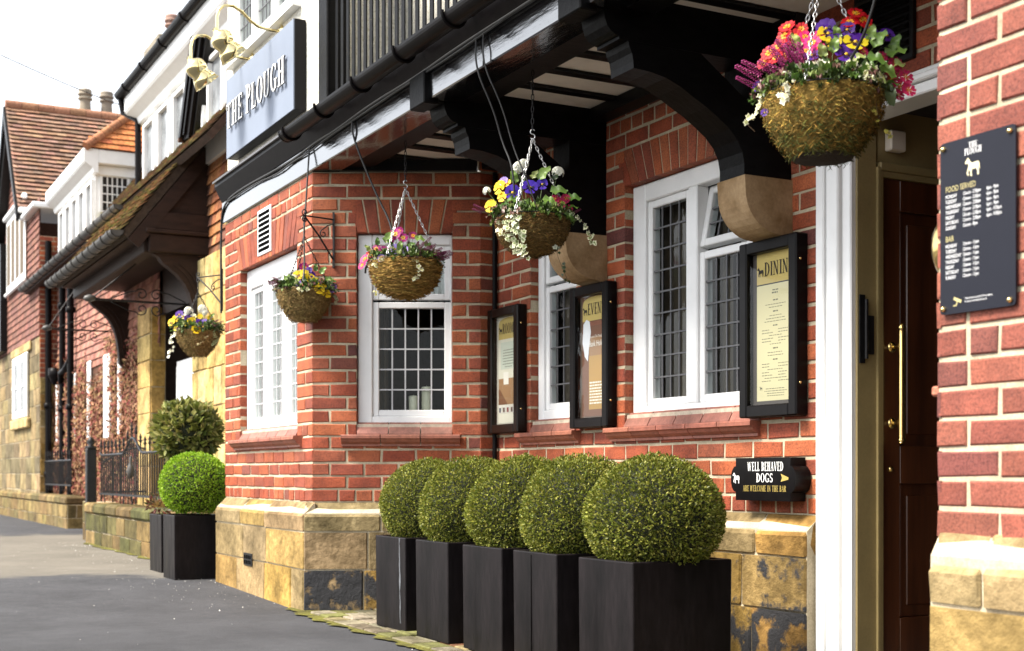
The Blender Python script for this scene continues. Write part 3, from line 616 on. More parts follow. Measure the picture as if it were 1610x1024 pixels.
# brackets and corbels
N0 = [(2.985, 3.05), (2.985, 2.90), (3.02, 2.90), (3.026, 2.868), (3.038, 2.838), (3.058, 2.815), (3.08, 2.804), (3.10, 2.80), (3.10, 2.786), (3.145, 2.786), (3.53, 2.786), (4.045, 2.786), (4.045, 3.05)]
N1 = [(3.145, 2.785), (3.152, 2.76), (3.165, 2.735), (3.172, 2.70), (3.174, 2.67), (3.26, 2.665), (3.345, 2.65), (3.42, 2.622), (3.49, 2.585), (3.565, 2.548), (3.635, 2.505), (3.69, 2.467), (3.735, 2.42), (3.762, 2.37), (3.772, 2.32), (3.772, 2.27), (3.80, 2.27), (3.80, 2.60), (3.53, 2.785)]
for XR in (-4.895, -6.525):
    mb = MB(); x0, x1 = XR - .185, XR
    mb.prism(N0, WORLD, x0, x1, 'u'); mb.prism(N1, WORLD, x0, x1, 'u'); mb.box(x0, x1, 3.80, 4.045, 2.27, 2.785)
    mb.box(x0 - .004, x1 + .004, 2.90, 2.99, 2.885, 3.06, bev=.006)
    br = mb.obj('curved_bracket', 'blackbr', pub)
    mb = MB(); P = [(4.045, 2.268), (3.768, 2.268), (3.772, 2.20)] + [(3.772 + .20 * (1 - math.cos(rad(a))), 2.20 - .19 * math.sin(rad(a))) for a in range(10, 91, 10)] + [(4.045, 1.985)]
    mb.prism(P, WORLD, x0 - .015, x1 + .01, 'u', smooth=False); mb.obj('stone_corbel', 'corbel', pub)
# rainwater pipe in the inner corner
mb = MB(); mb.tube([(-7.885, 4.02, .6), (-7.885, 4.02, 2.9)], .016, 10); mb.obj('downpipe', 'gutter', pub)
# wall vents
mb = MB(); mb.box(-9.625, -9.31, .002, .014, 2.51, 2.845, FA, bev=.003); v = mb.obj('air_vent', 'white', pub)
mb = MB()
for k in range(8): mb.box(-9.60, -9.335, .0145, .016, 2.533 + .037 * k, 2.559 + .037 * k, FA)
mb.obj('vent_slots', 'void', v)
for fr, u, z in ((FA, -9.72, .30), (FC, .50, .34)):
    mb = MB(); mb.box(u, u + .21, .087, .093, z - .07, z + .02, fr); v = mb.obj('air_brick', 'iron', pub); mb = MB()
    for i in range(4):
        for k in range(2): mb.box(u + .02 + .045 * i, u + .05 + .045 * i, .0935, .0945, z - .06 + .038 * k, z - .033 + .038 * k, fr)
    mb.obj('air_brick_holes', 'void', v)
mb = MB(); mb.box(-4.45, -4.10, .004, .03, 2.62, 2.97, FR, bev=.004)
for k in range(9): mb.prism([(.032, 2.645 + .034 * k), (.052, 2.645 + .034 * k), (.032, 2.67 + .034 * k)], FR, -4.43, -4.12, 'u')
mb.obj('louvre_vent', 'blackmatt', pub)
# doorway: white frame, lobby, side door seen open to the left
mb = MB()
for i, (a, b, dd) in enumerate(((-4.695, -4.64, .035), (-4.64, -4.595, .022), (-4.595, -4.54, .04), (-4.54, -4.48, .018))): mb.box(a, b - .001, -.12, dd, .0, 2.45, FR, bev=.006)
mb.box(-4.695, -2.905, -.12, .045, 2.452, 2.50, FR, bev=.006); mb.box(-4.695, -2.905, -.12, .07, 2.502, 2.53, FR, bev=.006); mb.box(-4.695, -2.905, -.12, .03, 2.532, 2.56, FR, bev=.004)
mb.obj('door_frame', 'white', pub)
FD = Fr((-4.47, 0, 0), (0, 1, 0), (1, 0, 0))
mb = MB(); mb.box(4.17, 4.185, -.06, .012, 0, 2.26, FD); mb.box(4.19, 5.05, -.06, -.012, 2.285, 2.52, FD); mb.box(4.06, 4.172, -.06, -.002, .0, 2.52, FD, bev=.003)
mb.box(4.185, 4.205, -.06, .006, 0, 2.245, FD); mb.box(4.185, 5.02, -.06, .012, 2.247, 2.283, FD, bev=.004); mb.box(4.207, 5.02, -.06, .002, 2.22, 2.245, FD)
mb.box(4.98, 5.05, -.06, .01, 0, 2.245, FD)
mb.obj('door_lining', 'olive', pub)
mb = MB(); du0, du1 = 4.207, 4.98
mb.box(du0, du0 + .115, -.06, -.012, .02, 2.218, FD, bev=.003); mb.box(du1 - .12, du1, -.06, -.012, .02, 2.218, FD, bev=.003)
for a, b in ((.02, .26), (.86, 1.03), (2.08, 2.218)): mb.box(du0 + .116, du1 - .121, -.06, -.013, a, b, FD, bev=.003)
for a, b in ((.262, .858), (1.032, 2.078)):
    mb.box(du0 + .12, du1 - .125, -.05, -.038, a, b, FD); mb.box(du0 + .17, du1 - .175, -.038, -.028, a + .05, b - .05, FD, bev=.008)
    for q in ((du0 + .117, du0 + .137), (du1 - .142, du1 - .122)): mb.box(q[0], q[1], -.04, -.02, a, b, FD, bev=.006)
door = mb.obj('door', 'mahog', pub)
mb = MB(); hu = 4.275
mb.tube([FD(hu, .045, 1.06), FD(hu, .045, 1.53)], .0155, 12)
for z in (1.06, 1.545): mb.lathe([(.0, -.03), (.011, -.025), (.017, -.012), (.012, -.002), (.021, .006), (.012, .014), (.017, .02)], FD(hu, .045, z), (0, 0, 1 if z > 1.3 else -1), 14)
for z in (1.13, 1.47): mb.tube([FD(hu, -.012, z), FD(hu, .045, z)], [.008, .011], 10); mb.lathe([(.0, .012), (.012, .011), (.024, .004), (.026, 0)], FD(hu, -.011, z), (1, 0, 0), 16)
mb.obj('handle', 'brass', door)
mb = MB(); mb.lathe([(0, .014), (.010, .012), (.014, .005), (.015, 0)], FD(4.262, -.011, .925), (1, 0, 0), 16); mb.obj('lock_cover', 'brass', door)
mb = MB(); mb.box(4.07, 4.10, -.001, .006, 1.39, 1.69, FD); mb.tube([FD(4.105, .008, 1.41), FD(4.105, .008, 1.67)], .009, 8); mb.box(4.11, 4.15, -.001, .008, 1.43, 1.60, FD); mb.obj('hinge', 'iron', pub)
mb = MB()
for (a, b) in (((-4.53, 4.17), (-4.53, 5.6)), ((-4.53, 5.6), (-2.92, 5.6)), ((-2.92, 5.6), (-2.92, 4.06))):
    mb.quad((*a, 0), (*b, 0), (*b, 2.52), (*a, 2.52))
mb.quad((-4.53, 4.06, 2.52), (-2.92, 4.06, 2.52), (-2.92, 5.6, 2.52), (-4.53, 5.6, 2.52)); mb.quad((-4.7, 4.0, .012), (-2.9, 4.0, .012), (-2.9, 5.6, .012), (-4.7, 5.6, .012))
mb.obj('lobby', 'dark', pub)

# ------------------------------------------------------------------ signs and small fittings on the pub
def mult(mbs): pass
s = thing('name_sign', 'long pale blue wall sign with raised steel letters and a dark end', 'sign', (-9.5, 2.9, 3.33))
mb = MB(); mb.box(-10.175, -8.56, 2.866, 2.945, 3.335, 3.945, bev=.003); mb.obj('sign_box', 'letterside', s)
mb = MB(); mb.box(-10.175, -8.563, 2.858, 2.8655, 3.338, 3.942); mb.obj('sign_panel', 'signface', s)
FSg = Fr((0, 2.858, 0), (1, 0, 0), (0, -1, 0)); word = 'THE PLOUGH'; tot = sum(.34 if c == ' ' else GLY[c][0] + .08 for c in word); kx = 1.43 / tot; x = -10.10
for ch in word:
    if ch == ' ': x += .34 * kx; continue
    mb = MB(); serif(mb, FSg, ch, x, 3.545, .205 if (ch == 'P') else .185, (GLY[ch][0] + .08) * kx, d0=.012, d1=.024, mi=0, mi_side=1, gap=.08); mb.obj('letter', ['letter', 'lettermid'], s); x += (GLY[ch][0] + .08) * kx
def lamp(x, label):
    t = thing('swan_neck_lamp', label, 'lamp', (x, 2.93, 4.02), 'brass swan neck lamps over the wall sign')
    mb = MB(); mb.lathe([(0, .022), (.018, .02), (.03, .012), (.045, .008), (.047, 0)], (x, 2.948, 4.02), (0, -1, 0), 18); mb.obj('wall_rose', 'palebrass', t)
    P = [(2.93, 4.02), (2.86, 4.02), (2.78, 4.03), (2.72, 4.065), (2.665, 4.115), (2.60, 4.145), (2.54, 4.14), (2.50, 4.105), (2.485, 4.05), (2.485, 3.95)]
    mb = MB(); mb.tube([(x, a, b) for a, b in P], .011, 10); mb.obj('arm', 'palebrass', t)
    mb = MB(); ax = Vector((0, .62, -.78)); o = Vector((x, 2.478, 3.955))
    mb.lathe([(.016, -.02), (.02, 0), (.03, .012), (.062, .028), (.078, .055), (.080, .085), (.072, .11), (.066, .125), (.082, .155), (.103, .21), (.101, .21), (.08, .16), (.06, .12), (.0, .06)], o, ax, 28)
    mb.obj('shade', 'palebrass', t); return t
lamp(-9.09, 'pale brass swan neck lamp at the right, nearer the gutter, over the wall sign'); lamp(-9.80, 'pale brass swan neck lamp at the left, hanging in front of dark bargeboard')

CASEP = (.58, .53, .32); GOLD = (.50, .38, .12)
def case(x0, x1, z0, z1, name, label, word, kind, wood):
    t = thing('display_case', label, 'notice case', ((x0 + x1) / 2, 4.05, z0), 'glazed notice cases on the brick wall')
    mb = MB(); f = FR; fw = .058
    mb.box(x0, x0 + fw, .004, .078, z0, z1, f, bev=.007); mb.box(x1 - fw, x1, .004, .078, z0, z1, f, bev=.007); mb.box(x0 + fw, x1 - fw, .004, .077, z0, z0 + fw, f, bev=.006); mb.box(x0 + fw, x1 - fw, .004, .077, z1 - fw, z1, f, bev=.006)
    mb.box(x0 + .01, x1 - .01, .003, .012, z0 + .01, z1 - .01, f)
    mb.obj('case_frame', wood, t)
    a, b, c, d_ = x0 + fw, x1 - fw, z0 + fw, z1 - fw
    mb = MB()
    for z in (z0 + .15, z1 - .12): mb.lathe([(0, .004), (.006, .003), (.007, 0)], (x1, 4.0, z), (1, 0, 0), 10)
    mb.obj('screw', 'brass', t)
    p = MB(); D = .034
    hd = d_ - .145
    if kind == 'menu':
        p.quad(f(a, D, c), f(b, D, c), f(b, D, d_), f(a, D, d_), (.06, .05, .045)); p.quad(f(a + .03, D + .001, c + .02), f(b, D + .001, c + .02), f(b, D + .001, hd - .006), f(a + .03, D + .001, hd - .006), CASEP)
        p.quad(f(a + .03, D + .001, hd), f(b, D + .001, hd), f(b, D + .001, d_), f(a + .03, D + .001, d_), GOLD); p.quad(f(a + .03, D + .0012, hd - .006), f(b, D + .0012, hd - .006), f(b, D + .0012, hd), f(a + .03, D + .0012, hd), (.02, .02, .02))
    else:
        bgc = (.16, .07, .04) if kind == 'event' else (.62, .60, .50)
        p.quad(f(a, D, c), f(b, D, c), f(b, D, d_), f(a, D, d_), (.10, .07, .05) if kind == 'event' else (.45, .42, .36)); p.quad(f(a + .025, D + .001, c + .01), f(b, D + .001, c + .01), f(b, D + .001, d_), f(a + .025, D + .001, d_), bgc)
        m_ = (a + .035 + b) / 2; W_ = (b - a - .035) / 2 * 1.02
        arcp = [(a + .03, hd), (b, hd), (b, d_ - .05)] + [(m_ + W_ * math.cos(rad(t_)), d_ - .05 + .045 * math.sin(rad(t_)) ** .7) for t_ in range(15, 180, 15)] + [(a + .03, d_ - .05)]
        p.add([f(u, D + .002, z) for u, z in arcp], [list(range(len(arcp)))], GOLD)
    horse(p, f, a + .034, hd + .035, .05, D + .003, (.02, .015, .01))
    serif(p, f, word, a + .088, hd + .035, .066, width=.066 * .56 * len(word), d0=D + .003, d1=D + .0035, col=(.02, .015, .01))
    rr = random.Random(len(word)); cx = (a + .03 + b) / 2; ink = (.10, .10, .06)
    if kind == 'menu':
        z = hd - .045; k = 0
        def line(x_a, x_b, z, h):
            x = x_a
            while x < x_b - .006: wl = rr.uniform(.008, .022); p.quad(f(x, D + .0015, z), f(min(x + wl, x_b), D + .0015, z), f(min(x + wl, x_b), D + .0015, z + h), f(x, D + .0015, z + h), ink); x += wl + .004
        line(cx - .022, cx + .022, z + .008, .005); line(cx - .026, cx + .026, z - .006, .007); z -= .04
        for blk in (2, 3, 6, 2, 7, 6):
            line(cx - .018, cx + .018, z, .006); z -= .018
            for q in range(blk):
                if blk > 4 and q % 3 != 2: line(cx - .10, cx - .10 + rr.uniform(.05, .085), z, .0032); line(cx + .02, cx + .02 + rr.uniform(.05, .08), z, .0032)
                else: hw = rr.uniform(.04, .085); line(cx - hw, cx + hw, z, .003)
                z -= .0135
            z -= .008
            if z < c + .10: break
        for q in range(4): hw = rr.uniform(.06, .1); line(cx - hw, cx + hw, c + .075 - .011 * q, .003)
        horse(p, f, a + .05, c + .07, .022, D + .0018, ink)
    elif kind == 'event':
        p.quad(f(a + .10, D + .0014, c + .05), f(b, D + .0014, c + .05), f(b, D + .0014, c + .36), f(a + .10, D + .0014, c + .36), (.40, .24, .07)); p.quad(f(a + .10, D + .0012, c + .36), f(b, D + .0012, c + .36), f(b, D + .0012, c + .47), f(a + .10, D + .0012, c + .47), (.30, .17, .08))
        for i in range(26): u = a + .10 + i * .0085; p.quad(f(u, D + .002, hd - .03), f(u + .003, D + .002, hd - .03), f(u + .003, D + .002, hd - .006), f(u, D + .002, hd - .006), (.35, .12, .08))
        sans(p, f, 'to us at The Plough Inn', a + .11, hd - .10, .016, D + .003, (.8, .77, .7), .8); sans(p, f, 'Bank Holiday', a + .105, hd - .15, .034, D + .003, (.8, .77, .7), .75)
        for i in range(8):
            u = a + .11; hh = .009; z = c + .20 - .017 * i
            while u < b - .02: wl = rr.uniform(.012, .03); p.quad(f(u, D + .003, z), f(u + wl, D + .003, z), f(u + wl, D + .003, z + hh), f(u, D + .003, z + hh), (.78, .75, .66)); u += wl + .006
        bl = [(a + .03, c + .44), (a + .055, c + .36), (a + .09, c + .33), (a + .105, c + .42), (a + .125, c + .50), (a + .11, c + .56), (a + .075, c + .575), (a + .04, c + .55)]
        p.add([f(u, D + .003, z) for u, z in bl], [list(range(len(bl)))], (.66, .68, .72))
    else:
        p.quad(f(a + .03, D + .0015, c + .13), f(b, D + .0015, c + .13), f(b, D + .0015, c + .30), f(a + .03, D + .0015, c + .30), (.30, .17, .08)); p.quad(f(a + .10, D + .0018, c + .26), f(a + .17, D + .0018, c + .26), f(a + .17, D + .0018, c + .34), f(a + .10, D + .0018, c + .34), (.70, .68, .62))
        p.add([f(a + .03, D + .002, c + .13), f(a + .16, D + .002, c + .13), f(a + .05, D + .002, c + .23), f(a + .03, D + .002, c + .23)], [(0, 1, 2, 3)], (.16, .07, .03)); p.quad(f(a + .06, D + .002, c + .36), f(b, D + .002, c + .36), f(b, D + .002, hd - .02), f(a + .06, D + .002, hd - .02), (.50, .54, .46))
        for i in range(7):
            z = hd - .075 - .018 * i; hw = rr.uniform(.05, .085)
            p.quad(f(cx - hw, D + .003, z), f(cx + hw, D + .003, z), f(cx + hw, D + .003, z + .005), f(cx - hw, D + .003, z + .005), (.2, .22, .18))
        for i in range(5):
            u = a + .035 + .055 * i; p.quad(f(u, D + .003, c + .075), f(u + .045, D + .003, c + .075), f(u + .045, D + .003, c + .125), f(u, D + .003, c + .125), (.62, .60, .55)); p.quad(f(u + .006, D + .004, c + .08), f(u + .03, D + .004, c + .08), f(u + .03, D + .004, c + .11), f(u + .006, D + .004, c + .11), rr.choice([(.1, .05, .04), (.05, .06, .08), (.2, .03, .03)]))
    p.obj('poster', 'paper', t)
    mb = MB(); mb.quad(f(a, .062, c), f(b, .062, c), f(b, .062, d_), f(a, .062, d_)); mb.obj('case_glass', 'caseglass', t)
    return t
M['casewood'] = mat('dark_brown_case', (.009, .0045, .003), .3, spec=.18, noise=(20, g(.7), g(1.4)), stretch=(1, 1, .2))
M['caseblack'] = mat('black_case', (.0035, .0028, .003), .34, spec=.13, noise=(20, g(.7), g(1.4)))
case(-5.20, -4.777, 1.172, 2.008, 'dining', 'black notice case with a cream menu headed in capitals, beside the doorway', 'DINING', 'menu', 'caseblack')
case(-6.826, -6.407, 1.170, 1.995, 'events', 'black notice case with a brown and gold events poster, under the far corbel', 'EVENTS', 'event', 'caseblack')
case(-7.905, -7.479, 1.168, 1.985, 'rooms', 'brown notice case with a poster showing room photographs, in the inner corner', 'ROOMS', 'rooms', 'casewood')
t = thing('dog_sign', 'black wooden sign with rounded ends welcoming well behaved dogs, low on the wall', 'sign', (-4.98, 4.05, .776))
mb = MB(); x0, x1, z0, z1 = -5.195, -4.79, .778, .98; zc = (z0 + z1) / 2; e = []
e += [(x0, z0), (x1, z0), (x1, zc - .062)] + [(x1 + .038 * math.cos(rad(a)), zc + .062 * math.sin(rad(a))) for a in range(-75, 76, 15)] + [(x1, zc + .062), (x1, z1), (x0, z1), (x0, zc + .062)] + [(x0 + .038 * math.cos(rad(a)), zc + .062 * math.sin(rad(a))) for a in range(105, 256, 15)] + [(x0, zc - .062)]
mb.prism(e, FR, .01, .098, 'd'); mb.obj('sign_board', 'caseblack', t)
mb = MB(); f = FR; D = .1; serif(mb, f, 'WELL BEHAVED', -5.10, .918, .042, .265, D, D + .0006, (.8, .8, .78)); serif(mb, f, 'DOGS', -5.035, .865, .042, .125, D, D + .0006, (.8, .8, .78)); serif(mb, f, 'ARE WELCOME IN THE BAR', -5.135, .822, .028, .32, D, D + .0006, (.36, .27, .07))
horse(mb, f, -5.215, .858, .055, D + .001, (.8, .8, .78)); mb.add([f(-4.855, D + .001, .868), f(-4.80, D + .001, .878), f(-4.80, D + .001, .888), f(-4.855, D + .001, .905), f(-4.845, D + .001, .887)], [(0, 1, 2, 3, 4)], (.36, .27, .07)); mb.obj('lettering', 'ink', t)
t = thing('hours_plaque', 'slate blue plaque listing food and bar hours, fixed by brass studs on the near pillar', 'plaque', (-2.74, 2.95, 1.365))
mb = MB(); x0, x1, z0, z1 = -2.876, -2.600, 1.368, 1.868; r_ = .012; e = []
for cx, cz, a0 in ((x1 - r_, z0 + r_, -90), (x1 - r_, z1 - r_, 0), (x0 + r_, z1 - r_, 90), (x0 + r_, z0 + r_, 180)): e += [(cx + r_ * math.cos(rad(a0 + k * 22.5)), cz + r_ * math.sin(rad(a0 + k * 22.5))) for k in range(5)]
mb.prism(e, FA, .014, .020, 'd'); mb.obj('plaque_panel', 'plaque', t)
mb = MB()
for u in (x0 + .014, x1 - .018):
    for z in (z0 + .016, z1 - .018): mb.lathe([(0, .010), (.005, .009), (.0075, .005), (.0078, -.012)], FA(u, .021, z), (0, -1, 0), 14)
mb.obj('brass_stud', 'brass', t)
mb = MB(); f = FA; D = .0205; W_ = (.78, .78, .78); GD = (.42, .36, .16)
serif(mb, f, 'THE', -2.768, 1.836, .015, .034, D, D + .0004, W_); serif(mb, f, 'PLOUGH', -2.783, 1.816, .019, .064, D, D + .0004, W_); horse(mb, f, -2.782, 1.752, .058, D + .0002, (.62, .56, .36))
sans(mb, f, 'THE SCALBY INN' if False else 'inn and rooms'.upper(), -2.779, 1.714, .005, D, W_, .8) if False else None
mb.obj('heading', 'ink', t)
DAYS = ['MONDAY', 'TUESDAY', 'WEDNESDAY', 'THURSDAY', 'FRIDAY', 'SATURDAY', 'SUNDAY']
for hd_, zt_, food in (('FOOD SERVED', 1.722, True), ('BAR', 1.578, False)):
    mb = MB(); sans(mb, f, hd_, -2.855, zt_, .017, D, GD, .74); mb.obj('heading', 'ink', t)
    for i, dn in enumerate(DAYS):
        z = zt_ - .018 - .0152 * i; mb = MB(); sans(mb, f, dn, -2.855, z, .0105, D, W_, .68); mb.obj('day_name', 'ink', t); mb = MB(); sans(mb, f, ('12noon - 2:30pm' if i < 6 else '12noon - 8pm') if food else '12noon - 11pm', -2.79, z, .0105, D, W_, .66)
        mb.obj('hours_text', 'ink', t); mb = MB()
        if food and i < 6: sans(mb, f, '6pm - 9pm' if i < 4 else '6pm - 9:30pm', -2.702, z, .0105, D, W_, .66)
        if mb.v: mb.obj('hours_text', 'ink', t)
mb = MB()
for i, tx in enumerate(('These premises are under CCTV surveillance', 'for your personal safety and security')): sans(mb, f, tx, -2.782, 1.405 - .009 * i, .0055, D, W_, .72)
mb.add([f(-2.825, D, 1.408), f(-2.797, D, 1.396), f(-2.794, D, 1.404), f(-2.822, D, 1.416)], [(0, 1, 2, 3)], GD); mb.quad(f(-2.815, D, 1.392), f(-2.811, D, 1.392), f(-2.809, D, 1.402), f(-2.813, D, 1.402), GD); mb.quad(f(-2.826, D, 1.389), f(-2.812, D, 1.389), f(-2.812, D, 1.392), f(-2.826, D, 1.392), GD)
mb.obj('notice_text', 'ink', t)
mb = MB(); mb.lathe([(0, .075), (.05, .073), (.09, .066), (.115, .052), (.125, .035), (.125, -.002)], (-2.90, 3.085, 1.585), (-1, 0, 0), 36); tag(mb.obj('bulkhead_lamp', 'brass'), 'round brass disc light on the inside face of the near pillar', 'light')
mb = MB(); mb.box(4.225, 4.315, -.010, .035, 2.335, 2.425, FD, bev=.006)
for u, z in ((4.25, 2.385), (4.285, 2.395), (4.29, 2.375)): mb.lathe([(0, .0015), (.003, .001), (.003, 0)], FD(u, .035, z), (1, 0, 0), 8)
tag(mb.obj('junction_box', 'plastic'), 'small cream electrical box on the wall over the mahogany door', 'electrical box')
for (u, h, r_, lb) in ((.655, .115, .03, 'shorter cream pillar candle behind the leaded window'), (.745, .175, .034, 'taller cream pillar candle behind the leaded window')):
    o_ = FC(u, -.15, 1.315); mb = MB(); mb.lathe([(0, 0), (r_, 0), (r_, h - .004), (r_ - .006, h), (r_ - .012, h - .008), (0, h - .01)], o_, (0, 0, 1), 20); mb.tube([o_ + Vector((0, 0, h - .01)), o_ + Vector((0, 0, h + .006))], .0015, 5); tag(mb.obj('candle', 'wax'), lb, 'candle', 'candles on the window ledge')
mb = MB(); mb.box(.44, .86, -.24, -.135, 1.28, 1.315, FC); mb.obj('window_board', 'white', wC)

# ------------------------------------------------------------------ planters and clipped bushes
def planter(loc, label, wx=.43, wy=.50, h=.527, rz=0, group=None):
    t = thing('planter', label, 'planter', loc, group); t.rotation_euler = (0, 0, rz)
    mb = MB(); wl = .028; tp = .985; a, b = wx / 2, wy / 2
    lo = [(-a * tp, -b * tp, 0), (a * tp, -b * tp, 0), (a * tp, b * tp, 0), (-a * tp, b * tp, 0)]; hi = [(-a, -b, h), (a, -b, h), (a, b, h), (-a, b, h)]
    ih = [(-a + wl, -b + wl, h), (a - wl, -b + wl, h), (a - wl, b - wl, h), (-a + wl, b - wl, h)]; il = [(x, y, h - .05) for x, y, z in ih]
    off = Vector(loc); vs = [Vector(p) + off for p in lo + hi + ih + il]; fs = []
    for o_ in (0, 4, 8):
        for i in range(4): k = (i + 1) % 4; fs.append((o_ + i, o_ + k, o_ + 4 + k, o_ + 4 + i))
    mb.add(vs, fs); o = mb.obj('pot', 'planter', t)
    bv = o.modifiers.new('b', 'BEVEL'); bv.width = .006; bv.segments = 2; bv.limit_method = 'ANGLE'
    mb = MB(); mb.add([v - Vector((0, 0, -.015)) for v in vs[12:16]], [(0, 1, 2, 3)]); mb.obj('soil', 'soil', t); return t
def leafball(mb, c, rx, rz, n, L, W, cols, zmin=-9, rr=R, depth=.10, tilt=.9, lump=.0, fold=.25):
    c = Vector(c)
    ph = [(rr.uniform(0, 6.3), rr.uniform(0, 6.3), rr.uniform(2, 5), rr.uniform(2, 5)) for _ in range(4)]
    for i in range(n):
        zz = rr.uniform(-1, 1); a = rr.uniform(0, 2 * math.pi); q = math.sqrt(1 - zz * zz); nrm = Vector((q * math.cos(a), q * math.sin(a), zz))
        lu = 1 + lump * sum(math.sin(p[2] * a + p[0]) * math.cos(p[3] * zz + p[1]) for p in ph) / 2
        dp = 1 - depth * rr.random() ** 1.7
        p = c + Vector((nrm.x * rx, nrm.y * rx, nrm.z * rz)) * (dp * lu)
        if p.z < zmin: continue
        dirv = (nrm + Vector((rr.uniform(-1, 1), rr.uniform(-1, 1), rr.uniform(-.7, 1.1))) * tilt).normalized()
        sd = dirv.cross(Vector((rr.uniform(-1, 1), rr.uniform(-1, 1), rr.uniform(-1, 1)))).normalized(); up = sd.cross(dirv)
        l = L * rr.uniform(.7, 1.25); w_ = W * rr.uniform(.7, 1.2)
        col = vary(rr.choice(cols), .22, rr)
        b0 = p; m1 = p + dirv * l * .5 + sd * w_ * .5 + up * w_ * fold; m2 = p + dirv * l * .5 - sd * w_ * .5 + up * w_ * fold; tip = p + dirv * l
        mid = p + dirv * l * .5
        mb.add([b0, m1, tip, m2, mid], [(0, 1, 2, 4), (0, 4, 2, 3)], col)
def bush(name, label, cat, loc, rx, rz, n, L, W, cols, zmin, group=None, core='leafcore', seed=1, **k):
    t = thing(name, label, cat, loc, group); rr = random.Random(seed); c = Vector(loc)
    mb = MB(); leafball(mb, c, rx, rz, n, L, W, cols, zmin=c.z + zmin, rr=rr, **k); mb.obj('foliage', 'leaf', t)
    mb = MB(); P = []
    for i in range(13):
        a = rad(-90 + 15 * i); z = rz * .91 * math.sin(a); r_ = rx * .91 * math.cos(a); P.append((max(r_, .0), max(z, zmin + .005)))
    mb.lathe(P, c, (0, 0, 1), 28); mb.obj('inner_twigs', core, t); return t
BOX = [(.125, .145, .018), (.16, .175, .022), (.075, .092, .012), (.21, .215, .03), (.10, .118, .015), (.33, .325, .07)]
PX = [(-7.115, 'far left end of the row'), (-6.535, 'second'), (-5.935, 'mid'), (-5.385, 'fourth'), (-4.775, 'near')]
plab = ['black square planter at the far end of the row, with a pale water streak', 'black square planter second from the far end of the row', 'black square planter in the middle of the row of five',
        'black square planter just behind the nearest one, with a dark vertical seam', 'nearest and largest looking black square planter, below the dog sign']
blab = ['clipped box ball at the far end of the row, next to the bay wall', 'clipped box ball second from the far end, under the corner notice case', 'clipped box ball in the middle planter of the row',
        'clipped box ball partly hidden behind the nearest ball', 'nearest and widest clipped box ball, left of the dog sign']
p0 = None
for i, (x, _) in enumerate(PX):
    if p0 is None: p0 = planter((x, 3.20, .018), plab[i], group='row of black planters along the pub wall'); p = p0
    else: p = clone(p0, (x, 3.20, .018)); p['label'] = plab[i]
    p.rotation_euler = (0, 0, rad([.8, -.6, .5, -1.0, .4][i]))
PL = sorted([o for o in COL.objects if o.name.startswith('planter') and o.get('group')], key=lambda o: o.location.x)
M['stain'] = mat('lime_water_stain', (.075, .08, .09), .7, noise=(30, g(.2), g(1.5)), stretch=(1, 1, .2))
mb = MB(); rr = random.Random(2); px0, z = PL[0].location.x, .54; L_, R_ = [], []
while z > .05:
    wd = .004 + .010 * rr.random() * (1.1 - z); c = px0 + .135 + .015 * (.54 - z) + rr.uniform(-.003, .003); L_.append((c - wd, 2.949 + .0038 * (1 - z / .545), z)); R_.append((c + wd, 2.949 + .0038 * (1 - z / .545), z)); z -= .03
for i in range(len(L_) - 1): mb.quad(L_[i], R_[i], R_[i + 1], L_[i + 1])
mb.obj('water_stain', 'stain', PL[0])
mb = MB(); c = PL[3].location.x - .03; mb.box(c, c + .003, 2.9485, 2.952, .06, .53); mb.obj('seam', 'void', PL[3])
b0 = None
for i, (x, _) in enumerate(PX):
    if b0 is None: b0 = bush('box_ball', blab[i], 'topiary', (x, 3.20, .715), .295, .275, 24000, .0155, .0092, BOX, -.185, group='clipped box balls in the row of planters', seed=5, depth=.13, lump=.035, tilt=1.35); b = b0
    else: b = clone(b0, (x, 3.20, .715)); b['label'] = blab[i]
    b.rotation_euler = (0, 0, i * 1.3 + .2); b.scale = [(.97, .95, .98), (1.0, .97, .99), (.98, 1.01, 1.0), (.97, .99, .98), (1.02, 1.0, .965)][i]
# small pipe stub behind the nearest planter
planter((-10.93, 2.80, gz(-10.97)), 'black planter with a bright green ball, tight against the left corner of the pub', wx=.39, wy=.42, h=.52)
bush('green_ball_shrub', 'bright lime green clipped ball in the planter at the left corner of the pub', 'topiary', (-10.90, 2.80, gz(-10.97) + .765), .285, .262, 11000, .02, .011, [(.21, .36, .012), (.27, .43, .02), (.14, .26, .01), (.34, .48, .05)], -.225, seed=9, depth=.12, lump=.03, tilt=1.3)
planter((-11.80, 2.90, gz(-11.8)), 'black planter half hidden behind the one with the green ball', wx=.44, wy=.44, h=.50)
t = bush('laurel_shrub', 'round olive green shrub with big glossy leaves above the green ball', 'shrub', (-11.86, 2.98, 1.27), .275, .265, 1900, .085, .045, [(.13, .145, .03), (.18, .19, .04), (.20, .20, .05), (.07, .085, .02), (.32, .29, .10)], -.28, seed=12, depth=.26, lump=.06, tilt=1.9, fold=.12)
mb = MB(); mb.tube([(-11.82, 2.92, .5), (-11.84, 2.95, .8), (-11.86, 2.98, 1.1)], [.022, .02, .018], 8); mb.obj('trunk', 'timber', t)
t = thing('red_plant', 'small dark red leaved plant at the edge of the rear planter', 'plant', (-11.98, 2.76, .55)); mb = MB(); leafball(mb, (-11.98, 2.76, .62), .10, .10, 120, .06, .022, [(.16, .03, .02), (.10, .05, .02), (.06, .07, .02)], rr=random.Random(4), depth=.6); mb.obj('foliage', 'bleaf', t)

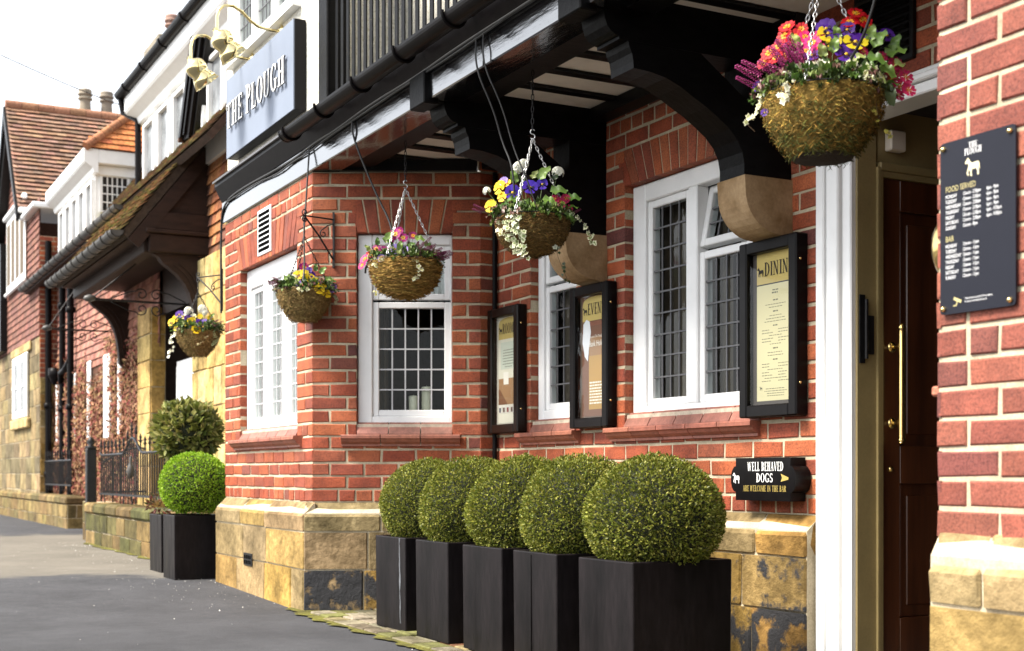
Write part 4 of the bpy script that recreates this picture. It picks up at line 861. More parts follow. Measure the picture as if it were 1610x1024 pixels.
# ------------------------------------------------------------------ hanging baskets
def petal_fan(mb, ang, L, W, col, z0=.0, cup=.25, notch=.12, n=8, base=.08):
    c, s_ = math.cos(ang), math.sin(ang); pts = [(base * L, 0)]
    for i in range(n + 1):
        a = -1 + 2 * i / n; r_ = L * (1 - .32 * a * a) * (1 - notch * (1 - abs(a)) ** 3); pts.append((r_, W * a * .5 * (1 - .12 * abs(a) ** 3)))
    vs = []
    for x, y in pts: z = z0 + cup * L * (x / L) ** 2 * .5 + .1 * abs(y); vs.append((x * c - y * s_, x * s_ + y * c, z))
    mb.add(vs, [(0, i, i + 1) for i in range(1, len(pts) - 1)], col)
FL = {}
def fl_mesh(key, build):
    if key not in FL:
        mb = MB(); build(mb); o = mb.obj('tmp', 'petal'); FL[key] = o.data; bpy.data.objects.remove(o)
    return FL[key]
def primrose(col, eye=(.75, .40, .02)):
    def b(mb):
        for k in range(5): petal_fan(mb, k * 2 * math.pi / 5, .5, .52, vary(col, .12), z0=.01 * (k % 2), cup=.25, notch=.22)
        for k in range(5): petal_fan(mb, k * 2 * math.pi / 5, .22, .2, eye, z0=.022, cup=.3)
        mb.lathe([(.0, .07), (.05, .05), (.06, .0)], (0, 0, .02), n=8, col=(.45, .30, .03))
    return b
def pansy(top, low, blotch=(.03, .01, .03), eye=(.8, .5, .03)):
    def b(mb):
        for a in (60, 120): petal_fan(mb, rad(a), .56, .62, vary(top, .1), z0=0, cup=.1)
        for a in (5, 175): petal_fan(mb, rad(a), .5, .56, vary(low if low != top else top, .1), z0=.03, cup=.2)
        petal_fan(mb, rad(270), .52, .72, vary(low, .1), z0=.045, cup=.25)
        for a, l in ((5, .25), (175, .25), (270, .3)): petal_fan(mb, rad(a), l, l * .8, blotch, z0=.062, cup=.25)
        mb.lathe([(0, .04), (.07, .02), (.08, 0)], (0, 0, .06), n=8, col=eye)
    return b
def cluster(col, eye):
    def b(mb):
        rr = random.Random(5)
        for i in range(15):
            zz = rr.uniform(-.1, 1); a = i * 2.4; q = math.sqrt(max(0, 1 - zz * zz)); nrm = Vector((q * math.cos(a), q * math.sin(a), zz)); M_ = Vector((0, 0, 1)).rotation_difference(nrm)
            m2 = MB()
            for k in range(5): petal_fan(m2, k * 1.2566, .22, .2, vary(col, .06), cup=.3)
            m2.lathe([(0, .03), (.045, .01)], (0, 0, .0), n=6, col=eye)
            mb.add([M_ @ Vector(v) + nrm * .36 for v in m2.v], m2.f, col); mb.c[-len(m2.c):] = m2.c
    return b
def heather(col, col2):
    def b(mb):
        rr = random.Random(8); mb.tube([(0, 0, -.25), (0, .02, .4), (.04, 0, 1.0)], [.02, .015, .008], 5, col=(.06, .05, .02))
        for i in range(70):
            z = i / 70; a = i * 2.4; r_ = .10 * (1 - .7 * z); p = Vector((.04 * z + r_ * math.cos(a), r_ * math.sin(a), z)); c = vary(col if rr.random() < .7 else col2, .2, rr)
            d_ = Vector((math.cos(a), math.sin(a), .7)).normalized(); s1 = d_.orthogonal().normalized() * .035; s2 = d_.cross(s1.normalized()) * .035
            e = p + d_ * .075; mb.add([p, p + s1 + d_ * .04, e, p - s1 + d_ * .04, p + s2 + d_ * .04, p - s2 + d_ * .04], [(0, 1, 2, 3), (0, 4, 2, 5)], c)
    return b
KIND = {
 'red': ('primrose_flower', primrose((.50, .004, .012), (.8, .34, .02))), 'pink': ('primrose_flower', primrose((.66, .02, .17), (.75, .35, .03))), 'magenta': ('primrose_flower', primrose((.36, .008, .16), (.75, .38, .03))),
 'dpink': ('primrose_flower', primrose((.45, .02, .09), (.5, .10, .05))), 'orange': ('primrose_flower', primrose((.22, .01, .10), (.8, .30, .02))),
 'purple': ('pansy_flower', pansy((.065, .012, .22), (.075, .015, .24), (.02, .005, .05))), 'py': ('pansy_flower', pansy((.07, .012, .24), (.72, .55, .02))), 'yellow': ('pansy_flower', pansy((.78, .58, .02), (.80, .56, .015), (.05, .02, .02))), 'yplain': ('pansy_flower', pansy((.80, .58, .02), (.80, .56, .02), (.70, .42, .01))),
 'violet': ('pansy_flower', pansy((.05, .02, .34), (.06, .02, .36), (.01, .01, .04))), 'lilac': ('pansy_flower', pansy((.26, .17, .52), (.30, .20, .55), (.10, .04, .2))), 'cream': ('pansy_flower', pansy((.78, .74, .52), (.72, .62, .2), (.05, .02, .03))),
 'white': ('primula_head', cluster((.80, .80, .72), (.55, .50, .10))), 'heather': ('heather_spike', heather((.42, .06, .22), (.30, .03, .14))), 'dheather': ('heather_spike', heather((.16, .025, .075), (.24, .04, .12))),
}
def chain(mb, p, q, link=.021, r_=.0024, wd=.006):
    p, q = Vector(p), Vector(q); d_ = q - p; n = max(2, int(d_.length / link)); t = d_.normalized(); a = t.orthogonal().normalized(); b = t.cross(a)
    for i in range(n):
        c = p + d_ * ((i + .5) / n); x = a if i % 2 else b; h = link * .68
        pts = [c + t * (h * math.cos(k * math.pi / 4)) + x * (wd * math.sin(k * math.pi / 4)) for k in range(8)]
        mb.tube(pts, r_, 4, closed=True)
IVY = [(-.0, 1.), (.30, .55), (.62, .35), (.40, .08), (.42, -.35), (0, -.12), (-.42, -.35), (-.40, .08), (-.62, .35), (-.30, .55)]
def ivy_leaf(mb, p, nrm, tip, s_, edge, mid):
    n_ = Vector(nrm).normalized(); y = Vector(tip); y = (y - n_ * y.dot(n_)).normalized(); x = y.cross(n_); O = [p + (x * a + y * b) * s_ for a, b in IVY]; I = [p + (x * a * .6 + y * (b * .6 + .05)) * s_ + n_ * .0012 for a, b in IVY]
    mb.add(O, [list(range(10))], edge); mb.add(I, [list(range(10))], mid)
def broad_leaf(mb, p, d_, up, L, W, col):
    d_ = Vector(d_).normalized(); up = Vector(up); sd = d_.cross(up).normalized(); up = sd.cross(d_); n = 6; vs = []
    for i in range(n + 1):
        t = i / n; w_ = W * .5 * math.sin(math.pi * min(1, (.06 + t * .94)) ** .8) ** .7 if 0 < t < 1 else W * .03; dr = -.35 * L * t * t; rp = .012 * math.sin(i * 2.2)
        for s_ in (-1, -.5, 0, .5, 1): vs.append(p + d_ * L * t + sd * w_ * s_ + up * (dr + abs(s_) * w_ * .35 + rp * abs(s_)))
    mb.add(vs, [(i * 5 + j, i * 5 + j + 1, (i + 1) * 5 + j + 1, (i + 1) * 5 + j) for i in range(n) for j in range(4)], col, smooth=True)
def basket(label, loc, r_, dep, ppr, flowers, leaves, trails, chain_top, hook=True, flat=.55, mosscol=((.24, .155, .05), (.17, .12, .045), (.12, .10, .03)), seed=1, fib=(.06, .17), wv=1.6, green=False, chains=3, ccol='steel', liner=False):
    """flowers/leaves/trails are laid out seen from the pavement: (right, up) in pixels over ppr (pixels per rim radius)"""
    rr = random.Random(seed); t = thing('hanging_basket', label, 'hanging basket', loc, 'moss lined hanging baskets along the pub front')
    c = Vector(loc); v = Vector((-c.x, -c.y, 0)).normalized(); rt = Vector((-v.y, v.x, 0))
    prof = []
    for i in range(10): a = i / 9; z = -dep * a; q = (1 - a ** 2.4) ** .5 if flat < .3 else flat + (1 - flat) * (1 - a ** 1.9); prof.append((r_ * max(q, .02), z))
    prof = [(r_ * .93, .012)] + prof + [(0.001, -dep)]
    mb = MB(); mb.lathe([(a * .97, b) for a, b in prof], c, n=32, col=mosscol[1])
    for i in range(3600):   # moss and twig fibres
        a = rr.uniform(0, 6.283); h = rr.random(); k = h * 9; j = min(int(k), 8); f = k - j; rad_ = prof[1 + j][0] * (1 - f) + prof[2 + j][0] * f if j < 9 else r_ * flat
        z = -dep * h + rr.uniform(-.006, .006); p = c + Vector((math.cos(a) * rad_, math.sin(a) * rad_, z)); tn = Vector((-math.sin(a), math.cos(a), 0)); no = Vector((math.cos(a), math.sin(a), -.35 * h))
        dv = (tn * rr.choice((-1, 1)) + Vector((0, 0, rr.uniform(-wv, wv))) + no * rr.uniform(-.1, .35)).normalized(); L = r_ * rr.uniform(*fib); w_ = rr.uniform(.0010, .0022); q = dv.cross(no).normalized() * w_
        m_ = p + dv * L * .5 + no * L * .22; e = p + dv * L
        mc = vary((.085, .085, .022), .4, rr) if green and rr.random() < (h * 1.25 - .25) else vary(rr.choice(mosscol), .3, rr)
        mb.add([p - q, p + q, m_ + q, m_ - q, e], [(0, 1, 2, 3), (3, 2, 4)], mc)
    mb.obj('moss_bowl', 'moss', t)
    if liner: mb = MB(); mb.lathe([(r_ * flat * 1.06, -dep * .90), (r_ * flat * .98, -dep - .004), (.001, -dep - .006)], c, n=32); mb.obj('base_liner', 'soil', t)
    mb = MB(); mb.tube([c + Vector((r_ * math.cos(a * .2618), r_ * math.sin(a * .2618), .006)) for a in range(24)], .003, 5, closed=True); mb.obj('rim_wire', 'iron', t)
    def spot(px_, py_, out=1.0):
        x, z = px_ / ppr * r_, py_ / ppr * r_; xx = max(-1.0, min(1.0, px_ / ppr)); y = r_ * math.sqrt(max(.02, 1 - xx * xx)) * .75 * max(.05, 1 - max(0, py_ / ppr) * .75) if z > 0 else r_ * math.sqrt(max(.02, 1 - xx * xx)) * (1.03 + .25 * z / dep)
        return c + rt * x + Vector((0, 0, z)) + v * y * out
    # leaves and stems
    mb = MB()
    for i in range(150):
        a = rr.uniform(0, 6.283); q = rr.random() ** .6 * r_; p = c + Vector((math.cos(a) * q, math.sin(a) * q, rr.uniform(-.01, .05))); d_ = Vector((math.cos(a), math.sin(a), rr.uniform(-.1, 1.2)))
        broad_leaf(mb, p, d_, (0, 0, 1), rr.uniform(.03, .07), rr.uniform(.014, .03), vary(rr.choice([(.05, .10, .018), (.08, .15, .025), (.035, .065, .015)]), .2, rr))
    for (px_, py_, L, ang, col) in leaves:
        p = spot(px_, py_); a = rad(ang); broad_leaf(mb, p, rt * math.cos(a) + Vector((0, 0, math.sin(a))) + v * .35, v + Vector((0, 0, .6)), L, L * .62, vary(col, .12, rr))
    for i in range(110):   # foliage spilling over the rim
        a = rr.uniform(0, 6.283); q = r_ * rr.uniform(.80, 1.06); hgt = rr.uniform(-.01, .055); p = c + Vector((math.cos(a) * q, math.sin(a) * q, hgt)); d_ = Vector((math.cos(a + rr.uniform(-.6, .6)), math.sin(a + rr.uniform(-.6, .6)), rr.uniform(-.5, .7)))
        broad_leaf(mb, p, d_, (0, 0, 1), rr.uniform(.022, .05), rr.uniform(.012, .026), vary(rr.choice([(.05, .09, .02), (.10, .15, .03), (.035, .06, .015), (.20, .24, .08), (.14, .07, .06)]), .25, rr))
    for i in range(90):    # taller shoots filling the crown
        a = rr.uniform(0, 6.283); q = r_ * rr.random() ** .5 * .9; p = c + Vector((math.cos(a) * q, math.sin(a) * q, .02 + (1 - q / r_) * r_ * .45 * rr.random())); d_ = Vector((math.cos(a) * .6, math.sin(a) * .6, rr.uniform(.2, 1.4)))
        broad_leaf(mb, p, d_, v, rr.uniform(.03, .055), rr.uniform(.014, .028), vary(rr.choice([(.06, .11, .02), (.10, .17, .035), (.04, .07, .016), (.16, .22, .06)]), .25, rr))
    mb.obj('leaves', 'bleaf', t)
    core = c + Vector((0, 0, .0))
    for (px_, py_, kind, s_) in flowers:
        nm, bf = KIND[kind]; o = bpy.data.objects.new(nm, fl_mesh(kind, bf)); COL.objects.link(o); o.parent = t; p = spot(px_, py_); o.location = p - c
        if 'heather' in kind:
            dv = (rt * (px_ / ppr) * 1.0 + Vector((0, 0, .25 + max(0, py_ / ppr) * .5)) + v * .3 + Vector((rr.uniform(-.2, .2), rr.uniform(-.2, .2), rr.uniform(-.15, .25)))).normalized(); q = Vector((0, 0, 1)).rotation_difference(dv)
        else:
            nrm = (v * .95 + rt * (px_ / ppr) * .45 + Vector((0, 0, .30 + .1 * py_ / ppr)) + Vector((rr.uniform(-.3, .3), rr.uniform(-.3, .3), rr.uniform(-.25, .25)))).normalized(); q = nrm.to_track_quat('Z', 'Y') @ Euler((0, 0, rr.uniform(-.35, .35))).to_quaternion()
        o.rotation_mode = 'QUATERNION'; o.rotation_quaternion = q; o.scale = (s_, s_, s_)
    # stems under the tall flowers, and trailing ivy
    mb = MB()
    for (px_, py_, kind, s_) in flowers:
        if 'heather' not in kind: mb.tube([spot(px_ * .6, 0, .5), (spot(px_ * .6, 0, .5) + spot(px_, py_)) / 2 + Vector((0, 0, .01)), spot(px_, py_) - v * .004], .0016, 4, col=(.09, .15, .03))
    mb.obj('stems', 'bleaf', t)
    mb = MB()
    for (path, n, s_, edge, mid) in trails:
        P = [spot(a, b, 1.13) for a, b in path]
        mb.tube(P, .0014, 4, col=(.10, .06, .03))
        for i in range(n):
            k = rr.uniform(0, len(P) - 1.001); j = int(k); p = P[j].lerp(P[j + 1], k - j) + rt * rr.uniform(-.013, .013) + v * rr.uniform(.0, .016) + Vector((0, 0, rr.uniform(-.008, .008)))
            ivy_leaf(mb, p, v + rt * rr.uniform(-.7, .7) + Vector((0, 0, rr.uniform(-.1, .8))), Vector((0, 0, -1)) + rt * rr.uniform(-.9, .9), s_ * rr.uniform(.65, 1.2), vary(edge, .1, rr), vary(mid, .2, rr))
    if trails: mb.obj('trailing_ivy', 'bleaf', t)
    top = Vector(chain_top); yk = c + Vector((0, 0, min(r_ * 2.2, (top.z - c.z) * .72))); yk.x, yk.y = top.x, top.y
    mb = MB()
    for k in range(chains): a = 1.1 + k * 2 * math.pi / chains; chain(mb, c + Vector((r_ * math.cos(a), r_ * math.sin(a), .006)), yk)
    if hook:
        H = [yk + Vector((rt.x * .012 * math.cos(rad(a)), rt.y * .012 * math.cos(rad(a)), .012 + .012 * math.sin(rad(a)))) for a in range(-150, 91, 30)] + [yk + rt * (-.011 * math.cos(rad(a))) + Vector((0, 0, .036 + .012 * math.sin(rad(a)))) for a in range(-90, 151, 30)]
        mb.obj('chains', ccol, t); mb = MB(); mb.tube(H, .0028, 6); mb.obj('s_hook', 'steel', t); mb = MB(); chain(mb, yk + Vector((0, 0, .045)), top, link=.028, wd=.007); mb.obj('hanging_chain', 'iron', t)
    else: chain(mb, yk, top); mb.obj('chains', ccol, t)
    return t
LG, LM, LY = (.16, .26, .05), (.09, .17, .03), (.30, .36, .10)
CRM, GRN, WHT = (.72, .70, .48), (.20, .26, .07), (.78, .76, .60)
def cv(lst, cx, cy): return [(a - cx, cy - b, *rest) for (a, b, *rest) in lst]
def ct(lst, cx, cy): return [([(a - cx, cy - b) for a, b in path], *rest) for (path, *rest) in lst]
basket('nearest, largest hanging basket, red primroses and purple pansies over golden moss by the doorway', (-3.70, 3.20, 2.245), .215, .215, 95,
  cv([(1240, 36, 'red', .07), (1252, 58, 'red', .075), (1236, 52, 'red', .065), (1345, 22, 'red', .07), (1356, 34, 'red', .075), (1336, 36, 'red', .07), (1364, 46, 'red', .06), (1212, 78, 'red', .065), (1224, 88, 'red', .07), (1204, 92, 'red', .06), (1262, 42, 'red', .055),
      (1278, 70, 'pink', .075), (1268, 58, 'pink', .055), (1288, 58, 'pink', .05), (1303, 56, 'py', .085), (1344, 74, 'py', .095), (1330, 96, 'purple', .085), (1300, 46, 'purple', .08), (1278, 94, 'purple', .065), (1368, 58, 'purple', .06), (1320, 84, 'purple', .06), (1392, 60, 'purple', .06), (1356, 90, 'dpink', .04),
      (1398, 130, 'dpink', .072), (1412, 142, 'dpink', .07), (1405, 106, 'dpink', .07), (1420, 128, 'dpink', .065), (1424, 150, 'dpink', .06), (1400, 112, 'dpink', .06), (1408, 156, 'dpink', .06), (1390, 148, 'pink', .05), (1226, 70, 'red', .06), (1270, 84, 'pink', .05), (1332, 50, 'purple', .06), (1312, 70, 'py', .06), (1376, 70, 'purple', .05), (1384, 96, 'dpink', .05), (1290, 80, 'pink', .05), (1236, 88, 'red', .06), (1195, 128, 'purple', .045), (1206, 176, 'purple', .03)] +
     [(1225 + 5 * i + (i % 3) * 4, 122 - 4 * (i % 4), 'heather', .085 + .01 * (i % 3)) for i in range(10)] + [(1198, 116, 'heather', .10), (1192, 128, 'heather', .08), (1205, 108, 'heather', .09), (1262, 104, 'heather', .10), (1254, 100, 'heather', .10), (1270, 110, 'heather', .08), (1246, 98, 'heather', .08), (1282, 116, 'heather', .07)], 1295, 150),
  cv([(1372, 82, .07, 60, LG), (1388, 92, .075, 20, LG), (1360, 100, .07, -10, LM), (1400, 84, .06, 70, LM), (1385, 140, .085, -60, (.10, .15, .06)), (1258, 78, .06, 110, LY), (1310, 92, .06, 80, LG), (1296, 100, .055, 100, LY), (1380, 112, .07, -30, LG), (1338, 108, .05, 30, LY), (1318, 66, .05, 100, LG), (1392, 108, .06, 10, LY), (1248, 92, .05, 120, LG), (1366, 72, .06, 80, LG), (1352, 112, .06, -20, LM)], 1295, 150),
  ct([([(1236, 120), (1254, 116), (1250, 138), (1240, 165), (1236, 172)], 15, .024, WHT, (.62, .60, .34)), ([(1226, 128), (1198, 150), (1190, 172), (1176, 186), (1190, 200)], 16, .022, CRM, (.42, .44, .18)), ([(1300, 118), (1312, 124), (1316, 134)], 9, .024, WHT, (.5, .52, .22)), ([(1340, 118), (1352, 124), (1366, 128), (1360, 146)], 13, .021, CRM, (.42, .46, .16)), ([(1374, 178), (1378, 200), (1384, 214), (1398, 222)], 7, .014, (.5, .42, .08), (.3, .3, .06)), ([(1330, 112), (1344, 118)], 8, .024, WHT, (.5, .5, .25)), ([(1262, 112), (1290, 112), (1306, 120)], 14, .026, WHT, (.60, .58, .32)), ([(1240, 140), (1238, 158), (1230, 176)], 9, .026, WHT, (.62, .6, .36)), ([(1352, 116), (1378, 122), (1384, 140)], 12, .024, CRM, (.45, .48, .18))], 1295, 150),
  (-3.70, 3.20, 2.92), hook=False, flat=.50, mosscol=((.40, .245, .055), (.28, .18, .045), (.17, .14, .035)), seed=3, liner=True, green=True)
basket('hanging basket with white primula heads, violets and long green ivy before the far corbel', (-5.86, 3.20, 2.175), .183, .185, 57,
  cv([(816, 270, 'white', .075), (876, 278, 'white', .075), (823, 264, 'white', .06), (786, 302, 'yplain', .075), (772, 330, 'yplain', .07), (797, 296, 'yplain', .05), (790, 318, 'yplain', .055), (766, 306, 'white', .05), (806, 312, 'violet', .085), (833, 304, 'violet', .085), (852, 298, 'violet', .06), (792, 292, 'lilac', .05), (880, 328, 'dpink', .065), (888, 320, 'dpink', .055), (872, 322, 'dpink', .05), (894, 334, 'dpink', .045)] + [(762, 336, 'dheather', .06), (758, 340, 'dheather', .05), (898, 342, 'dheather', .05)], 837, 350),
  cv([(846, 290, .085, 55, LG), (810, 296, .07, 100, LG), (852, 324, .075, -10, LG), (864, 310, .085, 10, LM), (826, 326, .05, -40, LG), (815, 325, .06, 170, LM), (840, 330, .045, -70, LG), (890, 318, .07, 5, LM), (836, 288, .05, 60, LY), (870, 290, .05, 70, (.03, .06, .015)), (885, 346, .06, -20, LM), (800, 330, .05, 200, LM)], 837, 350),
  ct([([(800 + 5 * k, 338), (796 + 5 * k, 362), (800 + 5 * k, 385), (806 + 4 * k, 402 + 3 * k)], 19, .021, (.62, .64, .42), (.17, .22, .07)) for k in range(5)] + [([(785, 345), (784, 362), (792, 380)], 12, .02, CRM, (.35, .36, .14)), ([(812, 395), (822, 410), (830, 418), (836, 432)], 9, .02, (.66, .64, .44), (.24, .28, .08)), ([(890, 336), (908, 350), (922, 362), (928, 378), (934, 392)], 17, .02, (.62, .62, .42), (.16, .20, .07)), ([(872, 398), (876, 415), (884, 432), (892, 448)], 9, .02, (.10, .11, .05), (.04, .055, .02))], 837, 350),
  (-5.86, 3.20, 2.92), flat=.12, mosscol=((.20, .115, .035), (.14, .085, .028), (.09, .058, .02)), seed=5, wv=.9)
basket('hanging basket of twigs with magenta primroses and heather, in front of the canted bay window', (-7.47, 3.20, 2.185), .205, .215, 54,
  cv([(620, 370, 'magenta', .085), (632, 376, 'magenta', .07), (612, 378, 'magenta', .07), (626, 364, 'magenta', .06), (590, 394, 'orange', .075), (602, 398, 'orange', .07), (584, 402, 'orange', .06), (648, 372, 'orange', .06), (572, 408, 'pink', .075), (568, 418, 'pink', .07), (578, 402, 'red', .06), (620, 396, 'lilac', .07), (634, 398, 'lilac', .06), (598, 412, 'lilac', .05), (606, 404, 'lilac', .05)] + [(650 + 4 * i, 402 + 2 * (i % 3), 'dheather', .085) for i in range(11)] + [(690, 404, 'dheather', .09), (684, 410, 'dheather', .09), (664, 388, 'dheather', .07), (640, 386, 'dheather', .07), (670, 392, 'dheather', .06)], 636, 412),
  cv([(604, 384, .085, 60, LG), (626, 398, .06, 80, LG), (650, 376, .065, 0, LG), (624, 408, .055, -60, LM), (580, 396, .05, 120, LY), (665, 384, .06, -20, LM), (614, 392, .05, 110, LM), (592, 388, .05, 90, LM), (640, 392, .05, 40, LM)], 636, 412),
  ct([([(574, 410), (580, 418), (590, 420)], 12, .022, CRM, (.45, .44, .16)), ([(590, 412), (602, 414)], 7, .02, CRM, (.40, .42, .16)), ([(646, 408), (656, 422), (660, 438), (650, 446)], 17, .021, CRM, (.42, .40, .16)), ([(588, 436), (590, 452), (588, 466)], 7, .013, (.55, .5, .16), (.4, .36, .1))], 636, 412),
  (-7.47, 3.20, 2.92), flat=.10, mosscol=((.42, .255, .07), (.31, .185, .05), (.18, .11, .03)), seed=7, fib=(.15, .4), wv=.35)
basket('basket with yellow pansies and round leaves on the iron bracket at the bay corner', (-8.32, 2.85, 2.09), .178, .195, 43,
  cv([(480, 422, 'magenta', .075), (486, 428, 'purple', .06), (470, 436, 'yellow', .07), (479, 434, 'yellow', .07), (489, 440, 'yellow', .065), (497, 448, 'yellow', .075), (503, 460, 'yplain', .075), (513, 464, 'yplain', .075), (508, 452, 'yplain', .06), (470, 448, 'lilac', .05), (492, 434, 'purple', .05), (520, 456, 'lilac', .06), (526, 450, 'lilac', .05), (464, 440, 'cream', .045), (514, 444, 'lilac', .04)] + [(448 - 2 * i, 452 - 2 * (i % 3), 'dheather', .075) for i in range(5)] + [(524, 448, 'dheather', .05), (452, 432, 'dheather', .05)], 480, 458),
  cv([(448, 442, .075, 20, LG), (464, 455, .075, 160, LG), (460, 450, .06, 40, LY), (505, 432, .06, 60, LG), (512, 440, .055, 10, LG), (498, 428, .05, 90, LM), (486, 446, .045, -30, LM), (475, 456, .04, -60, LM), (518, 446, .05, 30, LM)], 480, 458),
  ct([([(520, 452), (528, 466), (530, 480)], 15, .018, (.50, .48, .30), (.22, .22, .10)), ([(466, 458), (478, 462), (490, 460)], 9, .016, CRM, (.4, .42, .16)), ([(440, 448), (434, 458)], 5, .016, (.45, .42, .26), (.3, .2, .12))], 480, 458),
  (-8.32, 2.85, 2.585), hook=False, flat=.42, mosscol=((.26, .17, .065), (.18, .12, .045), (.32, .22, .085)), seed=9, ccol='iron')
basket('furthest hanging basket, white, yellow and purple flowers, over the planters left of the pub', (-10.80, 2.797, 2.06), .176, .20, 34,
  cv([(297, 494, 'white', .085), (318, 490, 'white', .085), (322, 496, 'white', .06), (271, 512, 'yellow', .07), (277, 506, 'yellow', .06), (279, 521, 'yellow', .06), (294, 515, 'yellow', .07), (302, 511, 'yellow', .07), (308, 526, 'yellow', .08), (290, 503, 'cream', .05), (304, 504, 'cream', .06), (283, 500, 'purple', .075), (296, 507, 'purple', .07), (313, 513, 'purple', .07), (319, 520, 'purple', .075), (322, 512, 'lilac', .06), (330, 506, 'yplain', .06), (298, 524, 'purple', .06), (314, 503, 'yplain', .045)] + [(326 + 3 * i, 514 + (i % 2) * 3, 'dheather', .07) for i in range(5)], 311, 525),
  cv([(286, 512, .05, 120, LM), (308, 518, .05, -40, LM), (330, 505, .05, 60, LG), (292, 522, .045, 200, LM), (325, 510, .05, 20, LM)], 311, 525),
  ct([([(280, 526), (270, 534), (272, 548), (266, 566)], 19, .022, WHT, (.60, .58, .4)), ([(336, 526), (340, 538), (334, 548)], 15, .02, (.42, .42, .20), (.16, .18, .07)), ([(328, 532), (318, 544), (308, 550)], 8, .014, (.5, .42, .2), (.3, .25, .1))], 311, 525),
  (-10.80, 2.797, 2.50), hook=False, flat=.35, mosscol=((.26, .175, .065), (.19, .125, .045), (.31, .22, .085)), seed=11, ccol='iron')
# scrolled wall brackets for the two outer baskets
def wall_bracket(label, foot, tip, drop):
    foot, tip = Vector(foot), Vector(tip); d_ = (tip - foot); L = d_.length; d_.normalize(); Z = Vector((0, 0, 1))
    t = thing('wall_bracket', label, 'bracket', tuple(foot), 'iron basket brackets')
    mb = MB(); f = Fr(foot, d_.cross(Z), d_); mb.box(-.013, .013, .0, .006, -drop - .05, .05, f, bev=.003); mb.obj('back_plate', 'iron', t)
    def scroll(c, r0, a0, turns, n=18): return [c + d_ * (r0 * (1 - .75 * i / n) * math.cos(rad(a0) + turns * 6.283 * i / n)) + Z * (r0 * (1 - .75 * i / n) * math.sin(rad(a0) + turns * 6.283 * i / n)) for i in range(n + 1)]
    mb = MB(); mb.tube([foot, foot + d_ * L * .5, tip], .0055, 6); mb.obj('arm', 'iron', t)
    mb = MB(); mb.tube([foot - Z * drop, foot - Z * drop * .45 + d_ * L * .5, tip], .006, 6); mb.obj('brace', 'iron', t)
    mb = MB(); mb.tube(scroll(tip + Z * .022 - d_ * .005, .024, -90, 1.2), .004, 6); mb.obj('scroll', 'iron', t)
    mb = MB(); mb.tube(scroll(tip - Z * .024 - d_ * .005, .022, 90, -1.2), .004, 6); mb.obj('scroll', 'iron', t)
    mb = MB(); c = foot - Z * drop * .38 + d_ * L * .36; mb.tube([foot - Z * .03, foot + d_ * L * .2 - Z * drop * .16] + scroll(c, .026, 60, -1.1), .004, 6); mb.obj('scroll', 'iron', t)
    return t
pb = FC(.141, .008, 2.585); wall_bracket('black iron scrolled bracket on the bay corner holding the basket of yellow pansies', pb, (-8.32, 2.85, 2.585), .27)
wall_bracket('thin iron scrolled bracket holding the furthest basket by the left corner of the pub', (-10.56, 2.93, 2.50), (-10.80, 2.797, 2.50), .24)

# ------------------------------------------------------------------ cables and irrigation hoses
def cable(label, pts, r_=.007, sm=3):
    P = [Vector(p) for p in pts]
    for _ in range(sm):
        Q = [P[0]]
        for a, b in zip(P[:-1], P[1:]): Q += [a * .75 + b * .25, a * .25 + b * .75]
        Q.append(P[-1]); P = Q
    mb = MB(); mb.tube(P, r_, 6); return tag(mb.obj('cable', 'cable'), label, 'cable', 'black cables and hoses on the pub front')
FY = 2.915
cable('long black cable sagging along the whole fascia under the gutter', [(-10.62, 2.94, 2.2), (-10.60, 2.93, 2.9), (-10.45, FY, 3.06), (-9.9, FY, 3.075), (-9.2, FY, 3.05), (-8.7, FY, 3.04), (-8.3, FY, 3.06), (-7.9, FY, 3.05), (-7.3, FY, 3.07), (-6.7, FY, 3.055), (-6.1, FY, 3.07), (-5.3, FY, 3.06), (-3, FY, 3.07)], .009)
cable('thinner second cable looped just below the long cable on the fascia', [(-10.4, FY, 3.045), (-9.6, FY, 3.05), (-9.1, FY, 3.01), (-8.75, FY, 3.03), (-8.4, FY, 3.02), (-8.1, FY, 3.04), (-7.5, FY, 3.045), (-6.9, FY, 3.05), (-6.2, FY, 3.045), (-5.6, FY, 3.06)], .006)
cable('black hose dropping from the fascia to the bracket basket with yellow pansies', [(-8.40, FY, 3.05), (-8.38, 2.90, 2.95), (-8.36, 2.88, 2.75), (-8.33, 2.86, 2.60), (-8.30, 2.84, 2.45), (-8.25, 2.83, 2.25), (-8.20, 2.80, 2.13)], .006)
cable('black hose dropping from the fascia to the twig basket with magenta primroses', [(-7.62, FY, 3.05), (-7.61, 2.91, 2.95), (-7.57, 3.05, 2.6), (-7.50, 3.12, 2.42), (-7.46, 3.12, 2.28), (-7.47, 3.06, 2.22), (-7.56, 2.98, 2.17), (-7.62, 3.0, 2.13)], .007)
cable('left one of two thin hoses hanging in front of the white primula basket', [(-5.92, FY, 3.06), (-5.90, 2.9, 2.9), (-5.89, 3.0, 2.7), (-5.90, 3.05, 2.55), (-5.84, 3.08, 2.42), (-5.86, 3.1, 2.2)], .0055)
cable('right one of two thin hoses hanging in front of the white primula basket', [(-5.84, FY, 3.06), (-5.82, 2.9, 2.9), (-5.80, 3.0, 2.7), (-5.80, 3.06, 2.5), (-5.74, 3.1, 2.35), (-5.72, 3.15, 2.2)], .0045)
cable('black hose curving down to the nearest basket by the doorway', [(-3.30, 3.15, 2.92), (-3.38, 3.18, 2.60), (-3.46, 3.19, 2.42), (-3.58, 3.2, 2.32), (-3.64, 3.2, 2.26)], .0055)

